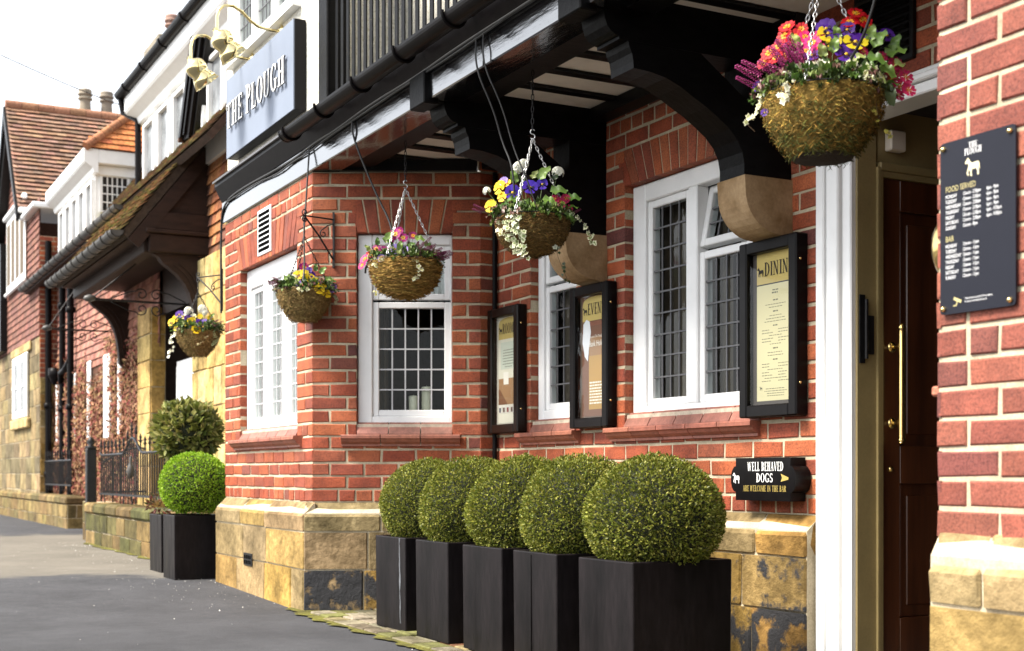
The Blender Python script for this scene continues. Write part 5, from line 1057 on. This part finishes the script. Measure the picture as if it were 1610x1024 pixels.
# ------------------------------------------------------------------ neighbouring house
nb = thing('neighbour_house', 'tile hung house with a timber porch, white dormers and red creeper beyond the pub', 'house', (-19, 4.5, 0))
FN = Fr((0, 3.9, 0), (1, 0, 0), (0, -1, 0))
def block_wall(fr, u0, u1, z0, z1, co=.22, lens=(.3, .6), cols=STONES, seed=1, parent=None, holes=(), name='stone_wall', proud=.008):
    rr = random.Random(seed); mb = MB(); mo = MB(); n = max(1, int(round((z1 - z0) / co))); h = (z1 - z0) / n
    for r in range(n):
        x = u0 - rr.uniform(0, .2)
        while x < u1:
            L = rr.uniform(*lens); a, b = max(x, u0), min(x + L, u1); x += L
            if b - a < .03: continue
            z_ = z0 + (r + .5) * h
            if any(q[0] < (a + b) / 2 < q[1] and q[2] < z_ < q[3] for q in holes): continue
            a_brick(mb, fr, a + .006, b - .006, z0 + r * h + .006, z0 + (r + 1) * h - .006, proud=proud, back=-.04, col=(*vary(rr.choice(cols), .15, rr), rr.uniform(0, .16)), j=.006)
    mo.quad(fr(u0, -.002, z0), fr(u1, -.002, z0), fr(u1, -.002, z1), fr(u0, -.002, z1)); add_into(mb, mo, 1)
    return mb.obj(name, ['stone', 'mortar'], parent)
PINK = [(.30, .13, .10), (.34, .16, .12), (.26, .11, .08), (.38, .18, .13)]
ORG = [(.36, .15, .06), (.30, .11, .05), (.20, .09, .05), (.40, .18, .08), (.15, .07, .045)]
mb = MB(); mb.box(-18.0, -14.4, 3.93, 3.99, 2.9, 4.9); mb.obj('porch_back_wall', 'timber', nb)
mb = tiles(FN, -25.6, -16.9, 2.55, 4.25, gauge=.115, tw=.17, cols=PINK, lift=.02); mb.quad(FN(-25.6, -.002, 2.5), FN(-16.9, -.002, 2.5), FN(-16.9, -.002, 4.4), FN(-25.6, -.002, 4.4), (.2, .1, .08)); mb.obj('tile_hung_wall', 'tile', nb)
mb = tiles(FN, -15.0, -12.6, 3.27, 6.6, gauge=.115, tw=.17, cols=ORG, lift=.022); mb.quad(FN(-15.0, -.002, 3.2), FN(-12.6, -.002, 3.2), FN(-12.6, -.002, 6.6), FN(-15.0, -.002, 6.6), (.2, .1, .08)); mb.obj('tile_hung_wall', 'tile', nb)
block_wall(FN, -25.6, -17.6, 0, 2.55, parent=nb, seed=21, cols=[(.12, .055, .035), (.10, .045, .03), (.15, .07, .045)], co=.12, lens=(.2, .28), name='brick_wall')
# dark porch recess with door, stone door pillars
mb = MB(); mb.quad((-17.3, 5.2, 0), (-13.0, 5.2, 0), (-13.0, 5.2, 3.6), (-17.3, 5.2, 3.6)); mb.quad((-17.3, 3.9, 0), (-17.3, 5.2, 0), (-17.3, 5.2, 3.6), (-17.3, 3.9, 3.6)); mb.obj('porch_recess', 'timber', nb)
block_wall(Fr((0, 3.80, 0), (1, 0, 0), (0, -1, 0)), -17.65, -16.95, 0, 3.0, co=.34, lens=(.9, 1), cols=[(.46, .34, .15), (.50, .38, .18)], seed=3, parent=nb, name='stone_pillar', proud=.02)
block_wall(Fr((-16.95, 0, 0), (0, 1, 0), (1, 0, 0)), 3.80, 3.98, 0, 3.0, co=.34, lens=(.9, 1), cols=[(.42, .27, .08), (.46, .30, .10)], seed=4, parent=nb, name='stone_pillar', proud=.01)  # side face of the pillar above: shade put into darker, oranger stone colours
block_wall(Fr((0, 3.80, 0), (1, 0, 0), (0, -1, 0)), -14.86, -13.0, 0, 3.25, co=.4, lens=(.3, .36), cols=[(.52, .41, .20), (.48, .36, .15), (.55, .44, .24)], seed=5, parent=nb, name='stone_pillar', proud=.02)
mb = MB(); mb.box(-16.45, -15.3, 4.0, 4.04, 0, 2.28); [mb.box(-16.42 + .28 * k, -16.16 + .28 * k, 3.985, 3.999, .2, 2.22, bev=.004) for k in range(4)]; mb.obj('white_door', 'white', nb)
# porch canopy: tiled lean-to, tie beam, brackets
se = Vector((0, .946, 1.22)).normalized(); sn = Vector((0, -se.z, se.y))
FP = Fr((0, 2.954, 3.50), (1, 0, 0), sn, se); Ls = 1.545
can = tiles(FP, -19.0, -14.50, 0, Ls, gauge=.105, tw=.165, cols=[(.24, .16, .08), (.30, .17, .09), (.18, .13, .07), (.36, .20, .10)], lift=.034, moss=.45, jit=.010)
can.box(-19.0, -14.53, -.09, -.005, -.02, Ls, FP, col=(.05, .035, .025)); can = can.obj('porch_roof', 'tile', nb)
XE = -14.56
mb = MB(); mb.prism([(2.99, 3.47), (3.05, 3.40), (3.9, 3.77), (3.9, 4.66)], WORLD, XE - .06, XE - .02, 'u'); mb.obj('gable_boarding', 'timber', can)
mb = MB(); P = [FP(XE + .0, -.10, -.03), FP(XE + .0, -.10, Ls), FP(XE, -.24, Ls), FP(XE, -.24, -.03)]
q = [p + Vector((.035, 0, 0)) for p in P]; mb.add(P + q, [(0, 1, 2, 3), (7, 6, 5, 4), (0, 4, 5, 1), (1, 5, 6, 2), (2, 6, 7, 3), (3, 7, 4, 0)]); mb.obj('verge_board', 'timber', can)
mb = MB(); mb.box(XE - .05, XE + .03, 3.22, 3.9, 3.545, 3.74, bev=.01); mb.box(XE - .05, XE + .06, 3.20, 3.9, 3.50, 3.545, bev=.008); mb.box(XE - .05, XE + .02, 3.24, 3.9, 3.30, 3.50, bev=.01); mb.obj('tie_beam', 'timber', can)
mb = MB(); mb.box(-19.0, XE - .06, 3.20, 3.34, 3.30, 3.56, bev=.01); mb.box(-19.0, XE - .06, 3.05, 3.9, 3.44, 3.47); mb.obj('canopy_beam', 'timber', can)
BP = [(3.29, 3.295), (3.36, 3.26), (3.40, 3.20), (3.47, 3.15), (3.56, 3.08), (3.63, 3.0), (3.69, 2.89), (3.73, 2.75), (3.75, 2.60), (3.765, 2.42), (3.80, 2.38), (3.9, 2.38), (3.9, 3.295)]
for x in (XE - .05, -18.7):
    mb = MB(); mb.prism(BP, WORLD, x - .12, x, 'u')
    for k in (0, 1): mb.prism([(a + .05 + .05 * k, b + .03 + .02 * k) for a, b in BP[3:10]] + [(a + .07 + .05 * k, b + .045 + .02 * k) for a, b in BP[3:10]][::-1], WORLD, x + .001, x + .012, 'u')
    mb.obj('porch_bracket', 'timber', can)
def half_gutter(x0, x1, y, z, r_, parent, nj, m='gutter'):
    mb = MB(); n = 10; out = [(y + r_ * math.cos(rad(180 + 180 * i / n)), z + r_ * math.sin(rad(180 + 180 * i / n))) for i in range(n + 1)]; inn = [(y + (r_ - .008) * math.cos(rad(360 - 180 * i / n)), z + (r_ - .008) * math.sin(rad(360 - 180 * i / n))) for i in range(n + 1)]
    mb.prism(out + inn, WORLD, x0, x1, 'u'); mb.prism(out, WORLD, x1 - .012, x1, 'u'); go = mb.obj('gutter', m, parent)
    for k in range(nj):
        x = x0 + (x1 - x0) * (k + .5) / nj; c = MB(); c.prism([(y + (r_ + .012) * math.cos(rad(180 + 180 * i / n)), z + (r_ + .012) * math.sin(rad(180 + 180 * i / n))) for i in range(n + 1)] + [(y + r_, z + .012), (y - r_, z + .012)], WORLD, x - .03, x + .03, 'u'); c.obj('gutter_joint', m, go)
    return go
M['oldgutter'] = mat('weathered_iron_gutter', (.045, .042, .038), .5, noise=(8, g(.6), g(1.6)))
half_gutter(-19.0, -14.52, 2.90, 3.50, .075, can, 12, 'oldgutter')
# main roof, eaves gutter, dormers, chimney
mr = Vector((0, .64, .77)).normalized(); FM = Fr((0, 3.5, 4.30), (1, 0, 0), Vector((0, -mr.z, mr.y)), mr)
mb = tiles(FM, -25.9, -13.2, 0, 1.35, gauge=.11, tw=.17, cols=[(.17, .11, .065), (.22, .12, .065), (.14, .10, .055)], lift=.028, moss=.25); mb.box(-25.9, -13.2, -.08, -.004, 0, 1.35, FM, col=(.06, .04, .03)); mb.obj('roof', 'tile', nb)
half_gutter(-25.9, -17.2, 3.46, 4.30, .075, nb, 16, 'oldgutter')
mb = MB(); mb.box(-25.9, -15, 3.50, 3.9, 4.20, 4.24); mb.obj('eaves_soffit', 'timber', nb)
def dormer(x0, x1, y0, y1, z0, zc, parent, lights, cheek=None, over=.2):
    d_ = MB(); d_.box(x0, x1, y0, y1, z0, zc); d_ = d_.obj('dormer', 'white', parent)
    f = Fr((0, y0, 0), (1, 0, 0), (0, -1, 0))
    c = MB(); c.prism([(y0 + .01, zc - .10), (y0 - .05, zc - .09), (y0 - .07, zc - .02), (y0 - over + .02, zc + .05), (y0 - over, zc + .08), (y0 - over, zc + .26), (y0 + .01, zc + .26)], WORLD, x0 - .18, x1 + .18, 'u'); c.box(x1 + .02, x1 + .181, y0 + .011, y1, zc + .05, zc + .258, bev=.01); c.box(x1, x1 + .06, y0 + .011, y1, zc - .10, zc + .049, bev=.01); c.obj('cornice', 'white', d_)
    for (a, b, q0, q1) in lights:
        p = MB(); p.box(a, b, .002, .008, q0, q1, f); p.obj('pane', 'farpane', d_)
        p = MB()
        for e in (a - .05, b): p.box(e, e + .05, .002, .06, q0 - .04, q1 + .04, f, bev=.006)
        p.box(a, b, .003, .055, q1, q1 + .04, f); p.box(a, b, .003, .055, q0 - .04, q0, f); p.obj('window_frame', 'white', d_)
    if cheek:
        a, b, q0, q1 = cheek; fc = Fr((x1, 0, 0), (0, 1, 0), (1, 0, 0)); p = MB(); p.box(a, b, .004, .010, q0, q1, fc); p.obj('pane', 'dark', d_); p = MB(); grid(p, fc, a, b, q0, q1, 5, 4, .016, .009)
        for e in (a - .04, b): p.box(e, e + .04, .004, .03, q0 - .03, q1 + .03, fc)
        p.box(a, b, .005, .029, q1, q1 + .03, fc); p.box(a, b, .005, .029, q0 - .03, q0, fc); p.obj('window_frame', 'white', d_)
    return d_
d1 = dormer(-17.65, -13.3, 3.85, 5.0, 4.3, 5.56, nb, [(-17.35 + .78 * k, -16.85 + .78 * k, 4.62, 5.34) for k in range(5)])
half_gutter(-18.0, -13.0, 3.63, 5.90, .08, d1, 5)
mb = MB(); mb.box(-17.9, -13.1, 3.72, 4.9, 5.83, 5.88); mb.obj('flat_roof', 'gutter', d1)
mb = MB(); mb.tube([(-17.95, 3.63, 5.84), (-17.95, 3.66, 5.66), (-17.72, 3.80, 5.52), (-17.70, 3.80, 5.2), (-17.70, 3.80, 4.45)], .042, 8); mb.obj('downpipe', 'gutter', d1)
d2 = dormer(-23.9, -20.64, 3.80, 5.0, 4.2, 5.48, nb, [(-23.6 + .62 * k, -23.2 + .62 * k, 4.5, 5.28) for k in range(5)], cheek=(3.90, 4.26, 4.86, 5.37))
# hipped roof of the far dormer
hx = Vector((-.60, 0, .80)).normalized(); FH = Fr((-20.44, 0, 5.74), (0, 1, 0), Vector((hx.z, 0, -hx.x)), hx)
mb = tiles(FH, 3.6, 5.6, 0, 1.25, gauge=.125, tw=.17, cols=[(.50, .17, .055), (.44, .15, .05), (.55, .20, .07), (.40, .13, .05)], lift=.02, poly=lambda u, z: u > 3.6 + z * .9); [mb.tube([FH(3.62 + 1.1 * k / 8, .02, 1.22 * k / 8), FH(3.62 + 1.1 * (k + .95) / 8, .02, 1.22 * (k + .95) / 8)], .065, 8, col=vary((.36, .16, .08), .15)) for k in range(8)]; mb.add([FH(3.6, -.01, 0), FH(5.6, -.01, 0), FH(5.6, -.01, 1.25), FH(4.725, -.01, 1.25)], [(0, 1, 2, 3)], (.2, .08, .04)); mb.obj('hip_roof', 'tile', d2)
mb = MB(); fy = Vector((0, .68, .73)).normalized(); mb.add([(-24.1, 3.6, 5.74), (-20.44, 3.6, 5.74), (-21.2, 4.75, 6.75), (-23.3, 4.75, 6.75)], [(0, 1, 2, 3)], (.3, .12, .06)); mb.obj('front_hip', 'tile', d2)
def pots(loc, n, name, parent, cols, r_=.10, h=.42, dx=(.0, .3)):
    for k in range(n):
        x, y, z = loc[0] + dx[0] * k, loc[1] + dx[1] * k, loc[2]; mb = MB()
        mb.lathe([(r_ * .92, 0), (r_ * .8, h * .55), (r_ * .8, h * .60), (r_ * 1.06, h * .62), (r_ * 1.06, h * .68), (r_ * .82, h * .70), (r_ * .82, h * .76), (r_ * 1.08, h * .78), (r_ * 1.08, h * .84), (r_ * .84, h * .86), (r_ * 1.0, h * .93), (r_ * .9, h), (r_ * .7, h), (r_ * .7, h * .8)], (x, y, z), n=16, col=cols[k % len(cols)]); mb.obj('chimney_pot', 'pot', parent)
mb = MB(); mb.box(-19.45, -18.55, 4.25, 5.15, 5.5, 6.98, bev=.02); ch = mb.obj('chimney', 'concrete', nb); pots((-18.98, 4.55, 6.97), 2, 'p', ch, [(.27, .165, .13), (.03, .03, .03)], .10, .42, (.0, .26))
# pipes on the neighbour wall
for x, y, z0, z1 in ((-24.64, 3.73, .3, 5.0), (-23.6, 3.80, .2, 4.25), (-22.8, 3.80, .2, 4.1)):
    mb = MB(); mb.tube([(x, y, z0), (x, y, z1)], .055, 8)
    for z in (z0 + .6, z0 + 1.8, z1 - .5): mb.lathe([(.056, -.05), (.075, -.045), (.075, .045), (.056, .05)], (x, y, z), n=10)
    mb.obj('downpipe', 'gutter', nb)
mb = MB(); mb.tube([(-22.8, 3.78, 2.75), (-23.1, 3.75, 2.62), (-23.45, 3.75, 2.6), (-23.6, 3.78, 2.45)], .05, 8); mb.obj('soil_pipe', 'gutter', nb); mb = MB(); mb.lathe([(.05, 0), (.12, .15), (.12, .28), (.0, .28)], (-24.2, 3.78, 2.45), n=10); mb.obj('rainwater_hopper', 'gutter', nb)
for (a, b, z0, z1) in ((-17.28 - .0, 0, 0, 0),): pass
WN = [(-24.6, -24.3, 1.45, 2.56), (-22.95, -22.7, 1.5, 2.56), (-21.62, -21.36, 1.45, 2.66), (-20.30, -19.76, 1.42, 2.66), (-19.28, -19.06, 1.45, 2.70)]
for (a, b, z0, z1) in WN:
    mb = MB(); mb.box(a, b, .015, .055, z0, z1, FN, bev=.015); w_ = mb.obj('window', 'white', nb); mb = MB(); mb.box(a + .06, b - .06, .0555, .058, z0 + .1, z1 - .1, FN); mb.obj('pane', 'blind', w_)
# creeper
cr = thing('wall_creeper', 'leafless red brown creeper covering the lower wall of the tile hung house', 'climbing plant', (-22, 3.8, .05)); mb = MB(); rr = random.Random(6)
cols = [(.20, .075, .05), (.27, .12, .07), (.14, .06, .04), (.34, .19, .10), (.20, .045, .04), (.22, .14, .06), (.30, .17, .09)]
for i in range(36000):
    u = rr.uniform(-25.2, -17.75); z = rr.uniform(.25, 2.95)
    top = 2.55 + .35 * math.sin(u * 1.3 + 1) * .6 + .25 * math.sin(u * 3.1)
    if z > top + rr.gauss(0, .12): continue
    if any(a + .03 < u < b - .03 + rr.gauss(0, .05) and z0 < z < z1 for a, b, z0, z1 in WN): continue
    dd = rr.uniform(.02, .10); s_ = rr.uniform(.02, .048); a = rr.uniform(0, 6.28); p = FN(u, dd, z); e1 = Vector((math.cos(a), rr.uniform(-.6, .6), math.sin(a))) * s_; e2 = Vector((-math.sin(a), rr.uniform(-.5, .5), math.cos(a))) * s_ * rr.uniform(.25, .6)
    mb.add([p - e1, p + e2, p + e1, p - e2], [(0, 1, 2, 3)], vary(rr.choice(cols), .25, rr))
mb.obj('dry_leaves', 'creeper', cr); mb = MB()
for k in range(6):
    x = -24.6 + 1.25 * k; P = [(x + .12 * math.sin(z * 3 + k), 3.86, z) for z in [.05 + .25 * j for j in range(10)]]; mb.tube(P, [.05 - .004 * j for j in range(10)], 6, col=(.10, .06, .04))
mb.obj('stems', 'creeper', cr)
# iron sign brackets on the porch
def scroll_arm(label, x, y0, y1, z, stay):
    t = thing('scroll_bracket', label, 'bracket', (x, y1, z), 'wrought iron scroll brackets on the porch'); mb = MB(); mb.tube([(x, y0, z), (x, y1, z)], .013, 6); mb.obj('arm', 'iron', t); mb = MB(); mb.lathe([(0, 0), (.03, .02), (.045, .07), (.03, .13), (0, .15)], (x, y0 - .08, z), (0, 1, .12), 12); mb.obj('end_knob', 'oldgutter', t)
    mb = MB(); mb.tube([(x, y0, z), stay], .009, 6); mb.obj('stay', 'iron', t)
    for up in (1, -1):
        for side in (1, -1):
            mb = MB(); c = Vector((x, (y0 + y1) / 2 + .10 + side * .085, z + up * .085)); mb.tube([(x, (y0 + y1) / 2 + .1 + side * .42, z + up * .02), (x, (y0 + y1) / 2 + .1 + side * .22, z + up * .11)] + [c + Vector((0, side * math.cos(a * .5) * (.075 - .0035 * a), up * math.sin(a * .5) * (.075 - .0035 * a))) for a in range(1, 17)], .007, 5); mb.obj('scroll', 'iron', t)
    return t
scroll_arm('nearer wrought iron scroll bracket with a stay, under the porch canopy', -15.5, 2.80, 3.9, 2.87, (-15.5, 3.44, 3.42)); scroll_arm('further wrought iron scroll bracket with a stay, past the porch canopy', -19.8, 2.99, 3.9, 2.96, (-19.8, 3.5, 3.75))

# bargeboard of the tile hung gable that overhangs next to the pub sign
A, B = Vector((-15.0, 3.70, 4.635)), Vector((-13.35, 3.70, 7.60)); 
mb = MB(); dx = .30
mb.prism([(A.x, A.z), (A.x + dx, A.z - .02), (B.x + dx, B.z), (B.x, B.z)], Fr((0, 3.70, 0), (1, 0, 0), (0, 1, 0)), 0, .04, 'd'); mb.prism([(A.x + .02, A.z + .03), (A.x + .10, A.z + .02), (B.x + .10, B.z), (B.x + .02, B.z)], Fr((0, 3.70, 0), (1, 0, 0), (0, 1, 0)), -.045, -.001, 'd'); mb.prism([(A.x + .17, A.z + .03), (A.x + .21, A.z + .03), (B.x + .21, B.z), (B.x + .17, B.z)], Fr((0, 3.70, 0), (1, 0, 0), (0, 1, 0)), -.03, -.001, 'd'); mb.obj('bargeboard', 'gutter', nb)
mb = MB(); mb.prism([(A.x - .02, A.z), (A.x + .02, A.z - .02), (B.x + .02, B.z), (B.x - .02, B.z)], Fr((0, 3.66, 0), (1, 0, 0), (0, 1, 0)), 0, 1.5, 'd', (.10, .05, .035)); mb.obj('verge_tiles', 'tile', nb)
mb = MB(); mb.prism([(A.x + .03, A.z), (A.x + dx + .06, A.z - .02), (B.x + dx + .14, B.z), (B.x + .03, B.z)], Fr((0, 3.742, 0), (1, 0, 0), (0, 1, 0)), 0, .14, 'd'); mb.obj('verge_soffit', 'blackmatt', nb)

# ------------------------------------------------------------------ far gabled house
fh = thing('gabled_house', 'far house with a steep brown tiled gable roof, black bargeboards and pale stone ground floor', 'house', (-29, 4.5, 0))
FW = Fr((0, 3.6, 0), (1, 0, 0), (0, -1, 0)); WH = [(-28.75, -26.15, 4.55, 6.0)]
mb = tiles(FW, -33, -24.7, 3.35, 7.9, gauge=.12, tw=.17, cols=[(.20, .09, .07), (.24, .11, .08), (.17, .08, .06)], lift=.02, poly=lambda u, z: z < 5.8 or z < 8.0 - abs(u + 27.8) * 1.29); mb.quad(FW(-33, -.01, 3.3), FW(-24.7, -.01, 3.3), FW(-24.7, -.01, 5.8), FW(-33, -.01, 5.8), (.15, .07, .05)); mb.add([FW(-29.6, -.01, 5.8), FW(-26.1, -.01, 5.8), FW(-27.8, -.01, 8.0)], [(0, 1, 2)], (.15, .07, .05)); mb.obj('tile_hung_wall', 'tile', fh)
for (a, b, z0, z1) in WH:
    mb = MB(); mb.box(a, b, .03, .06, z0, z1, FW, bev=.01); mb.box(a - .08, b + .12, .03, .12, z1, z1 + .10, FW, bev=.02); mb.box(a - .05, b + .05, .03, .10, z0 - .08, z0, FW, bev=.02); w_ = mb.obj('window', 'white', fh)
    for k in range(4): x = a + .12 + .62 * k; mb = MB(); mb.box(x, x + .48, .061, .064, z0 + .12, z1 - .12, FW); mb.box(x + .22, x + .25, .0642, .068, z0 + .12, z1 - .12, FW); mb.obj('pane', 'curtain', w_)
block_wall(FW, -33, -24.7, 0, 3.33, co=.30, lens=(.4, .9), cols=[(.26, .205, .115), (.20, .165, .105), (.29, .235, .14), (.17, .145, .095)], seed=31, parent=fh)
mb = MB(); mb.box(-27.75, -25.9, .02, .08, 1.95, 3.15, FW, col=(.8, .8, .8), bev=.02); w_ = mb.obj('window', 'white', fh)
for k in range(2): mb = MB(); mb.box(-27.6 + .85 * k, -26.9 + .85 * k, .081, .084, 2.1, 3.0, FW); mb.obj('pane', 'farpane', w_); mb = MB(); mb.box(-27.6 + .85 * k, -26.9 + .85 * k, .0845, .10, 2.52, 2.57, FW); mb.box(-27.28 + .85 * k, -27.22 + .85 * k, .0845, .099, 2.1, 3.0, FW); mb.obj('glazing_bar', 'white', w_)
mb = MB(); mb.box(-28.1, -25.6, .012, .06, 3.16, 3.33, FW, col=(.5, .4, .22), bev=.02); mb.box(-28.0, -25.7, .012, .09, 1.75, 1.94, FW, col=(.5, .4, .22), bev=.02); mb.obj('window_surround', 'stone', fh)
FWs = Fr((-24.7, 0, 0), (0, 1, 0), (1, 0, 0)); put_brick(FWs, 3.6, 3.9, 2.6, 5.1, fh); block_wall(FWs, 3.6, 3.95, 0, 2.6, co=.3, lens=(.3, .4), seed=8, parent=fh)
# the slope that faces the pub
sl = Vector((-1.8, 0, 2.33)).normalized(); FS = Fr((-26.0, 0, 5.80), (0, 1, 0), Vector((sl.z, 0, -sl.x)), sl)
mb = tiles(FS, 3.4, 9.5, 0, 2.95, gauge=.12, tw=.18, cols=[(.33, .185, .12), (.27, .155, .105), (.37, .215, .14), (.23, .14, .10), (.30, .18, .13)], lift=.045, jit=.008); mb.box(3.4, 9.5, -.1, -.004, 0, 2.95, FS, col=(.08, .05, .04))
sl2 = Vector((1.8, 0, 2.33)).normalized(); FS2 = Fr((-29.6, 0, 5.80), (0, 1, 0), Vector((-sl2.z, 0, sl2.x)), sl2); mb.box(3.4, 9.5, -.1, 0, 0, 2.94, FS2, col=(.2, .1, .07))
for k in range(20): mb.tube([(-27.8, 3.4 + .305 * k, 8.14), (-27.8, 3.4 + .305 * k + .295, 8.14)], .10, 10, col=vary((.34, .17, .10), .15))
rf = mb.obj('roof', 'tile', fh)
mb = MB(); f0 = Fr((0, 3.36, 0), (1, 0, 0), (0, 1, 0)); mb.prism([(-26.0, 5.78), (-25.95, 5.55), (-27.8, 7.85), (-29.65, 5.55), (-29.6, 5.78), (-27.8, 8.10)], f0, 0, .05, 'd'); mb.obj('bargeboard', 'blackmatt', fh)
mb = MB(); mb.prism([(-26.02, 5.70), (-26.2, 5.62), (-27.8, 7.62), (-29.4, 5.62), (-29.58, 5.70), (-27.8, 8.0)], f0, .055, .225, 'd'); mb.obj('verge_soffit', 'blackmatt', fh)  # black board added under the verge as the gable's shadow
mb = MB(); mb.box(-33, -28.95, 3.45, 3.58, 3.4, 5.6); mb.obj('gable_shadow_slab', 'blackmatt', fh)  # black slab over the wall, darkness under the gable put in as colour
half_gutter(-0.01, 0, 0, 0, .01, None, 0) if False else None
mb = MB(); mb.box(-25.98, -25.86, 3.4, 9.5, 5.70, 5.80, bev=.02); mb.obj('eaves_board', 'white', fh)
mb = MB(); mb.box(-26.1, -24.6, 3.45, 5.0, 5.58, 5.68, bev=.02); mb.obj('lean_roof', 'white', fh)
mb = MB(); mb.box(-29.4, -28.7, 4.8, 5.95, 7.0, 8.42, bev=.02); ch = mb.obj('chimney', 'concrete', rf); pots((-29.0, 5.13, 8.41), 2, 'p', ch, [(.26, .22, .165), (.22, .185, .145)], .14, .56, (.0, .44))

# ------------------------------------------------------------------ front walls, railings, gate
def front_wall(name, label, x0, x1, y, top, seed, cols):
    t = thing(name, label, 'wall', ((x0 + x1) / 2, y, .05)); f = Fr((0, y, 0), (1, 0, 0), (0, -1, 0)); z0 = .0
    block_wall(f, x0, x1, z0, top - .13, co=.2, lens=(.35, .7), cols=cols, seed=seed, parent=t, name='stone_courses', proud=.012); block_wall(Fr((x1, 0, 0), (0, 1, 0), (1, 0, 0)), y, y + .3, z0, top - .13, co=.2, lens=(.3, .4), cols=cols, seed=seed + 1, parent=t, name='stone_courses', proud=.012)
    mb = MB(); rr = random.Random(seed); x = x0
    while x < x1 - .01: L = min(rr.uniform(.5, .9), x1 - x); mb.box(x + .004, x + L - .004, y - .035, y + .33, top - .13, top + rr.uniform(-.008, .008), col=(*vary(rr.choice(cols), .2, rr), .1), bev=.03); x += L
    mb.obj('coping', 'stone', t); mb = MB(); mb.box(x0, x1 + .005, y + .005, y + .3, -.02, top - .135); mb.obj('wall_core', 'mortar', t); return t
MOS = [(.15, .11, .05), (.18, .125, .055), (.11, .095, .04), (.085, .085, .03), (.21, .155, .07)]
front_wall('garden_wall', 'low mossy stone wall carrying iron railings, behind the left planters', -17.15, -12.2, 3.05, .545, 14, MOS)
front_wall('boundary_wall', 'low stone wall with a pale coping block across the drive, far left', -34, -21.6, 3.55, .55, 17, [(.20, .15, .07), (.24, .19, .09), (.15, .12, .06)])
t = thing('stone_pier', 'short mossy stone stub beside the black gate post', 'pier', (-17.75, 3.2, .05)); block_wall(Fr((0, 3.15, 0), (1, 0, 0), (0, -1, 0)), -17.95, -17.45, 0, .55, co=.27, lens=(.5, .6), cols=MOS, seed=2, parent=t, name='pier_stones'); mb = MB(); mb.box(-17.94, -17.46, 3.155, 3.5, 0, .54, bev=.02); mb.obj('pier_core', 'mortar', t)
mb = MB(); mb.add([(x, 3.02 - .05 * (i % 2) - .08 * R.random(), gz(x) + .006) for i, x in enumerate([-17 + .3 * k for k in range(16)])] + [(-12.4, 3.05, .056), (-17.1, 3.05, .056)], [list(range(18))]); o = mb.obj('moss_edge', 'moss_g'); o['kind'] = 'structure'
def railing(name, label, x0, x1, y, zb, zt, step, humps=(), fin=.10):
    t = thing(name, label, 'railings', ((x0 + x1) / 2, y, zb)); org = Vector(t.location)
    mb = MB(); mb.box(x0, x1, y - .012, y + .012, zb - .012, zb + .012); mb.obj('rail', 'iron', t); 
    def top(x):
        for c, w_, h in humps:
            if abs(x - c) < w_: return zt + h * (.5 + .5 * math.cos(math.pi * (x - c) / w_))
        return zt
    mb = MB(); n = int((x1 - x0) / .06); mb.tube([(x0 + (x1 - x0) * i / n, y, top(x0 + (x1 - x0) * i / n)) for i in range(n + 1)], .016, 6, smooth=False); mb.obj('rail', 'iron', t)
    k = 0; x = x0 + step / 2; cache = {}
    while x < x1:
        h = round(top(x), 2); spike = k % 2 == 0; key = (h, spike)
        if key not in cache:
            mb = MB(); zz = h + fin if spike else h; mb.tube([(org.x, y, zb - .10 if k % 8 == 0 else zb), (org.x, y, zz)], .0085, 6)
            if spike: mb.lathe([(.009, 0), (.02, .02), (.009, .04), (.016, .06), (0, .11)], (org.x, y, zz - .02), n=8)
            o = mb.obj('bar', 'iron', t); cache[key] = o.data; o.location.x = x - org.x
        else: o = bpy.data.objects.new('bar', cache[key]); COL.objects.link(o); o.parent = t; o.location.x = x - org.x
        x += step; k += 1
    for c, w_, h in humps:
        mb = MB(); mb.lathe([(0, 0), (.03, .03), (.05, .08), (.03, .15), (.012, .20), (.02, .23), (0, .26)], (c, y - .02, (zb + zt) / 2 - .05), n=12); mb.obj('ornament', 'oldgutter', t)
    return t
railing('iron_railing', 'near black iron railings with a humped top on the mossy wall', -16.95, -12.3, 3.18, .66, 1.13, .11, humps=((-15.1, .55, .17), (-17.3, .5, .15)))
railing('iron_railing', 'far black iron railings on the wall across the drive', -33, -22, 3.68, .72, 1.12, .12, humps=((-26.4, .45, .15), (-29.2, .45, .15)))
t = thing('gate_post', 'slim black iron gate post at the end of the mossy wall', 'post', (-17.3, 3.12, .05)); mb = MB(); mb.box(-17.36, -17.24, 3.07, 3.19, .04, 1.22, bev=.01); mb.obj('post', 'iron', t); mb = MB(); mb.lathe([(.07, 0), (.08, .02), (.03, .04), (.055, .08), (.03, .13), (0, .15)], (-17.3, 3.13, 1.22), n=12); mb.obj('finial', 'iron', t)
t = thing('iron_gate', 'open black iron garden gate with an arched top behind the gate post', 'gate', (-17.15, 3.3, .1)); mb = MB(); P = [(-17.15, 3.25 + .9 * i / 12, 1.05 + .18 * math.sin(math.pi * i / 12)) for i in range(13)]; mb.tube(P, .014, 6); mb.tube([(-17.15, 3.25, .2), (-17.15, 4.15, .2)], .014, 6); mb.tube([(-17.15, 3.25, .68), (-17.15, 4.15, .68)], .012, 6); mb.obj('gate_frame', 'iron', t)
for i in range(10): mb = MB(); mb.tube([(-17.15, 3.27 + .095 * i, .2), (-17.15, 3.27 + .095 * i, 1.06 + .16 * math.sin(math.pi * (.02 + .95 * i / 9)))], .009, 5); mb.obj('bar', 'iron', t)
# overhead wires to the far house
mb = MB(); mb.tube([(-22, 2.6 + .5 * i, 7.4 - .15 * math.sin(math.pi * i / 8) - .11 * i) for i in range(9)], .008, 4); tag(mb.obj('overhead_wire', 'cable'), 'thin overhead wire crossing the sky to the far roof', 'wire')
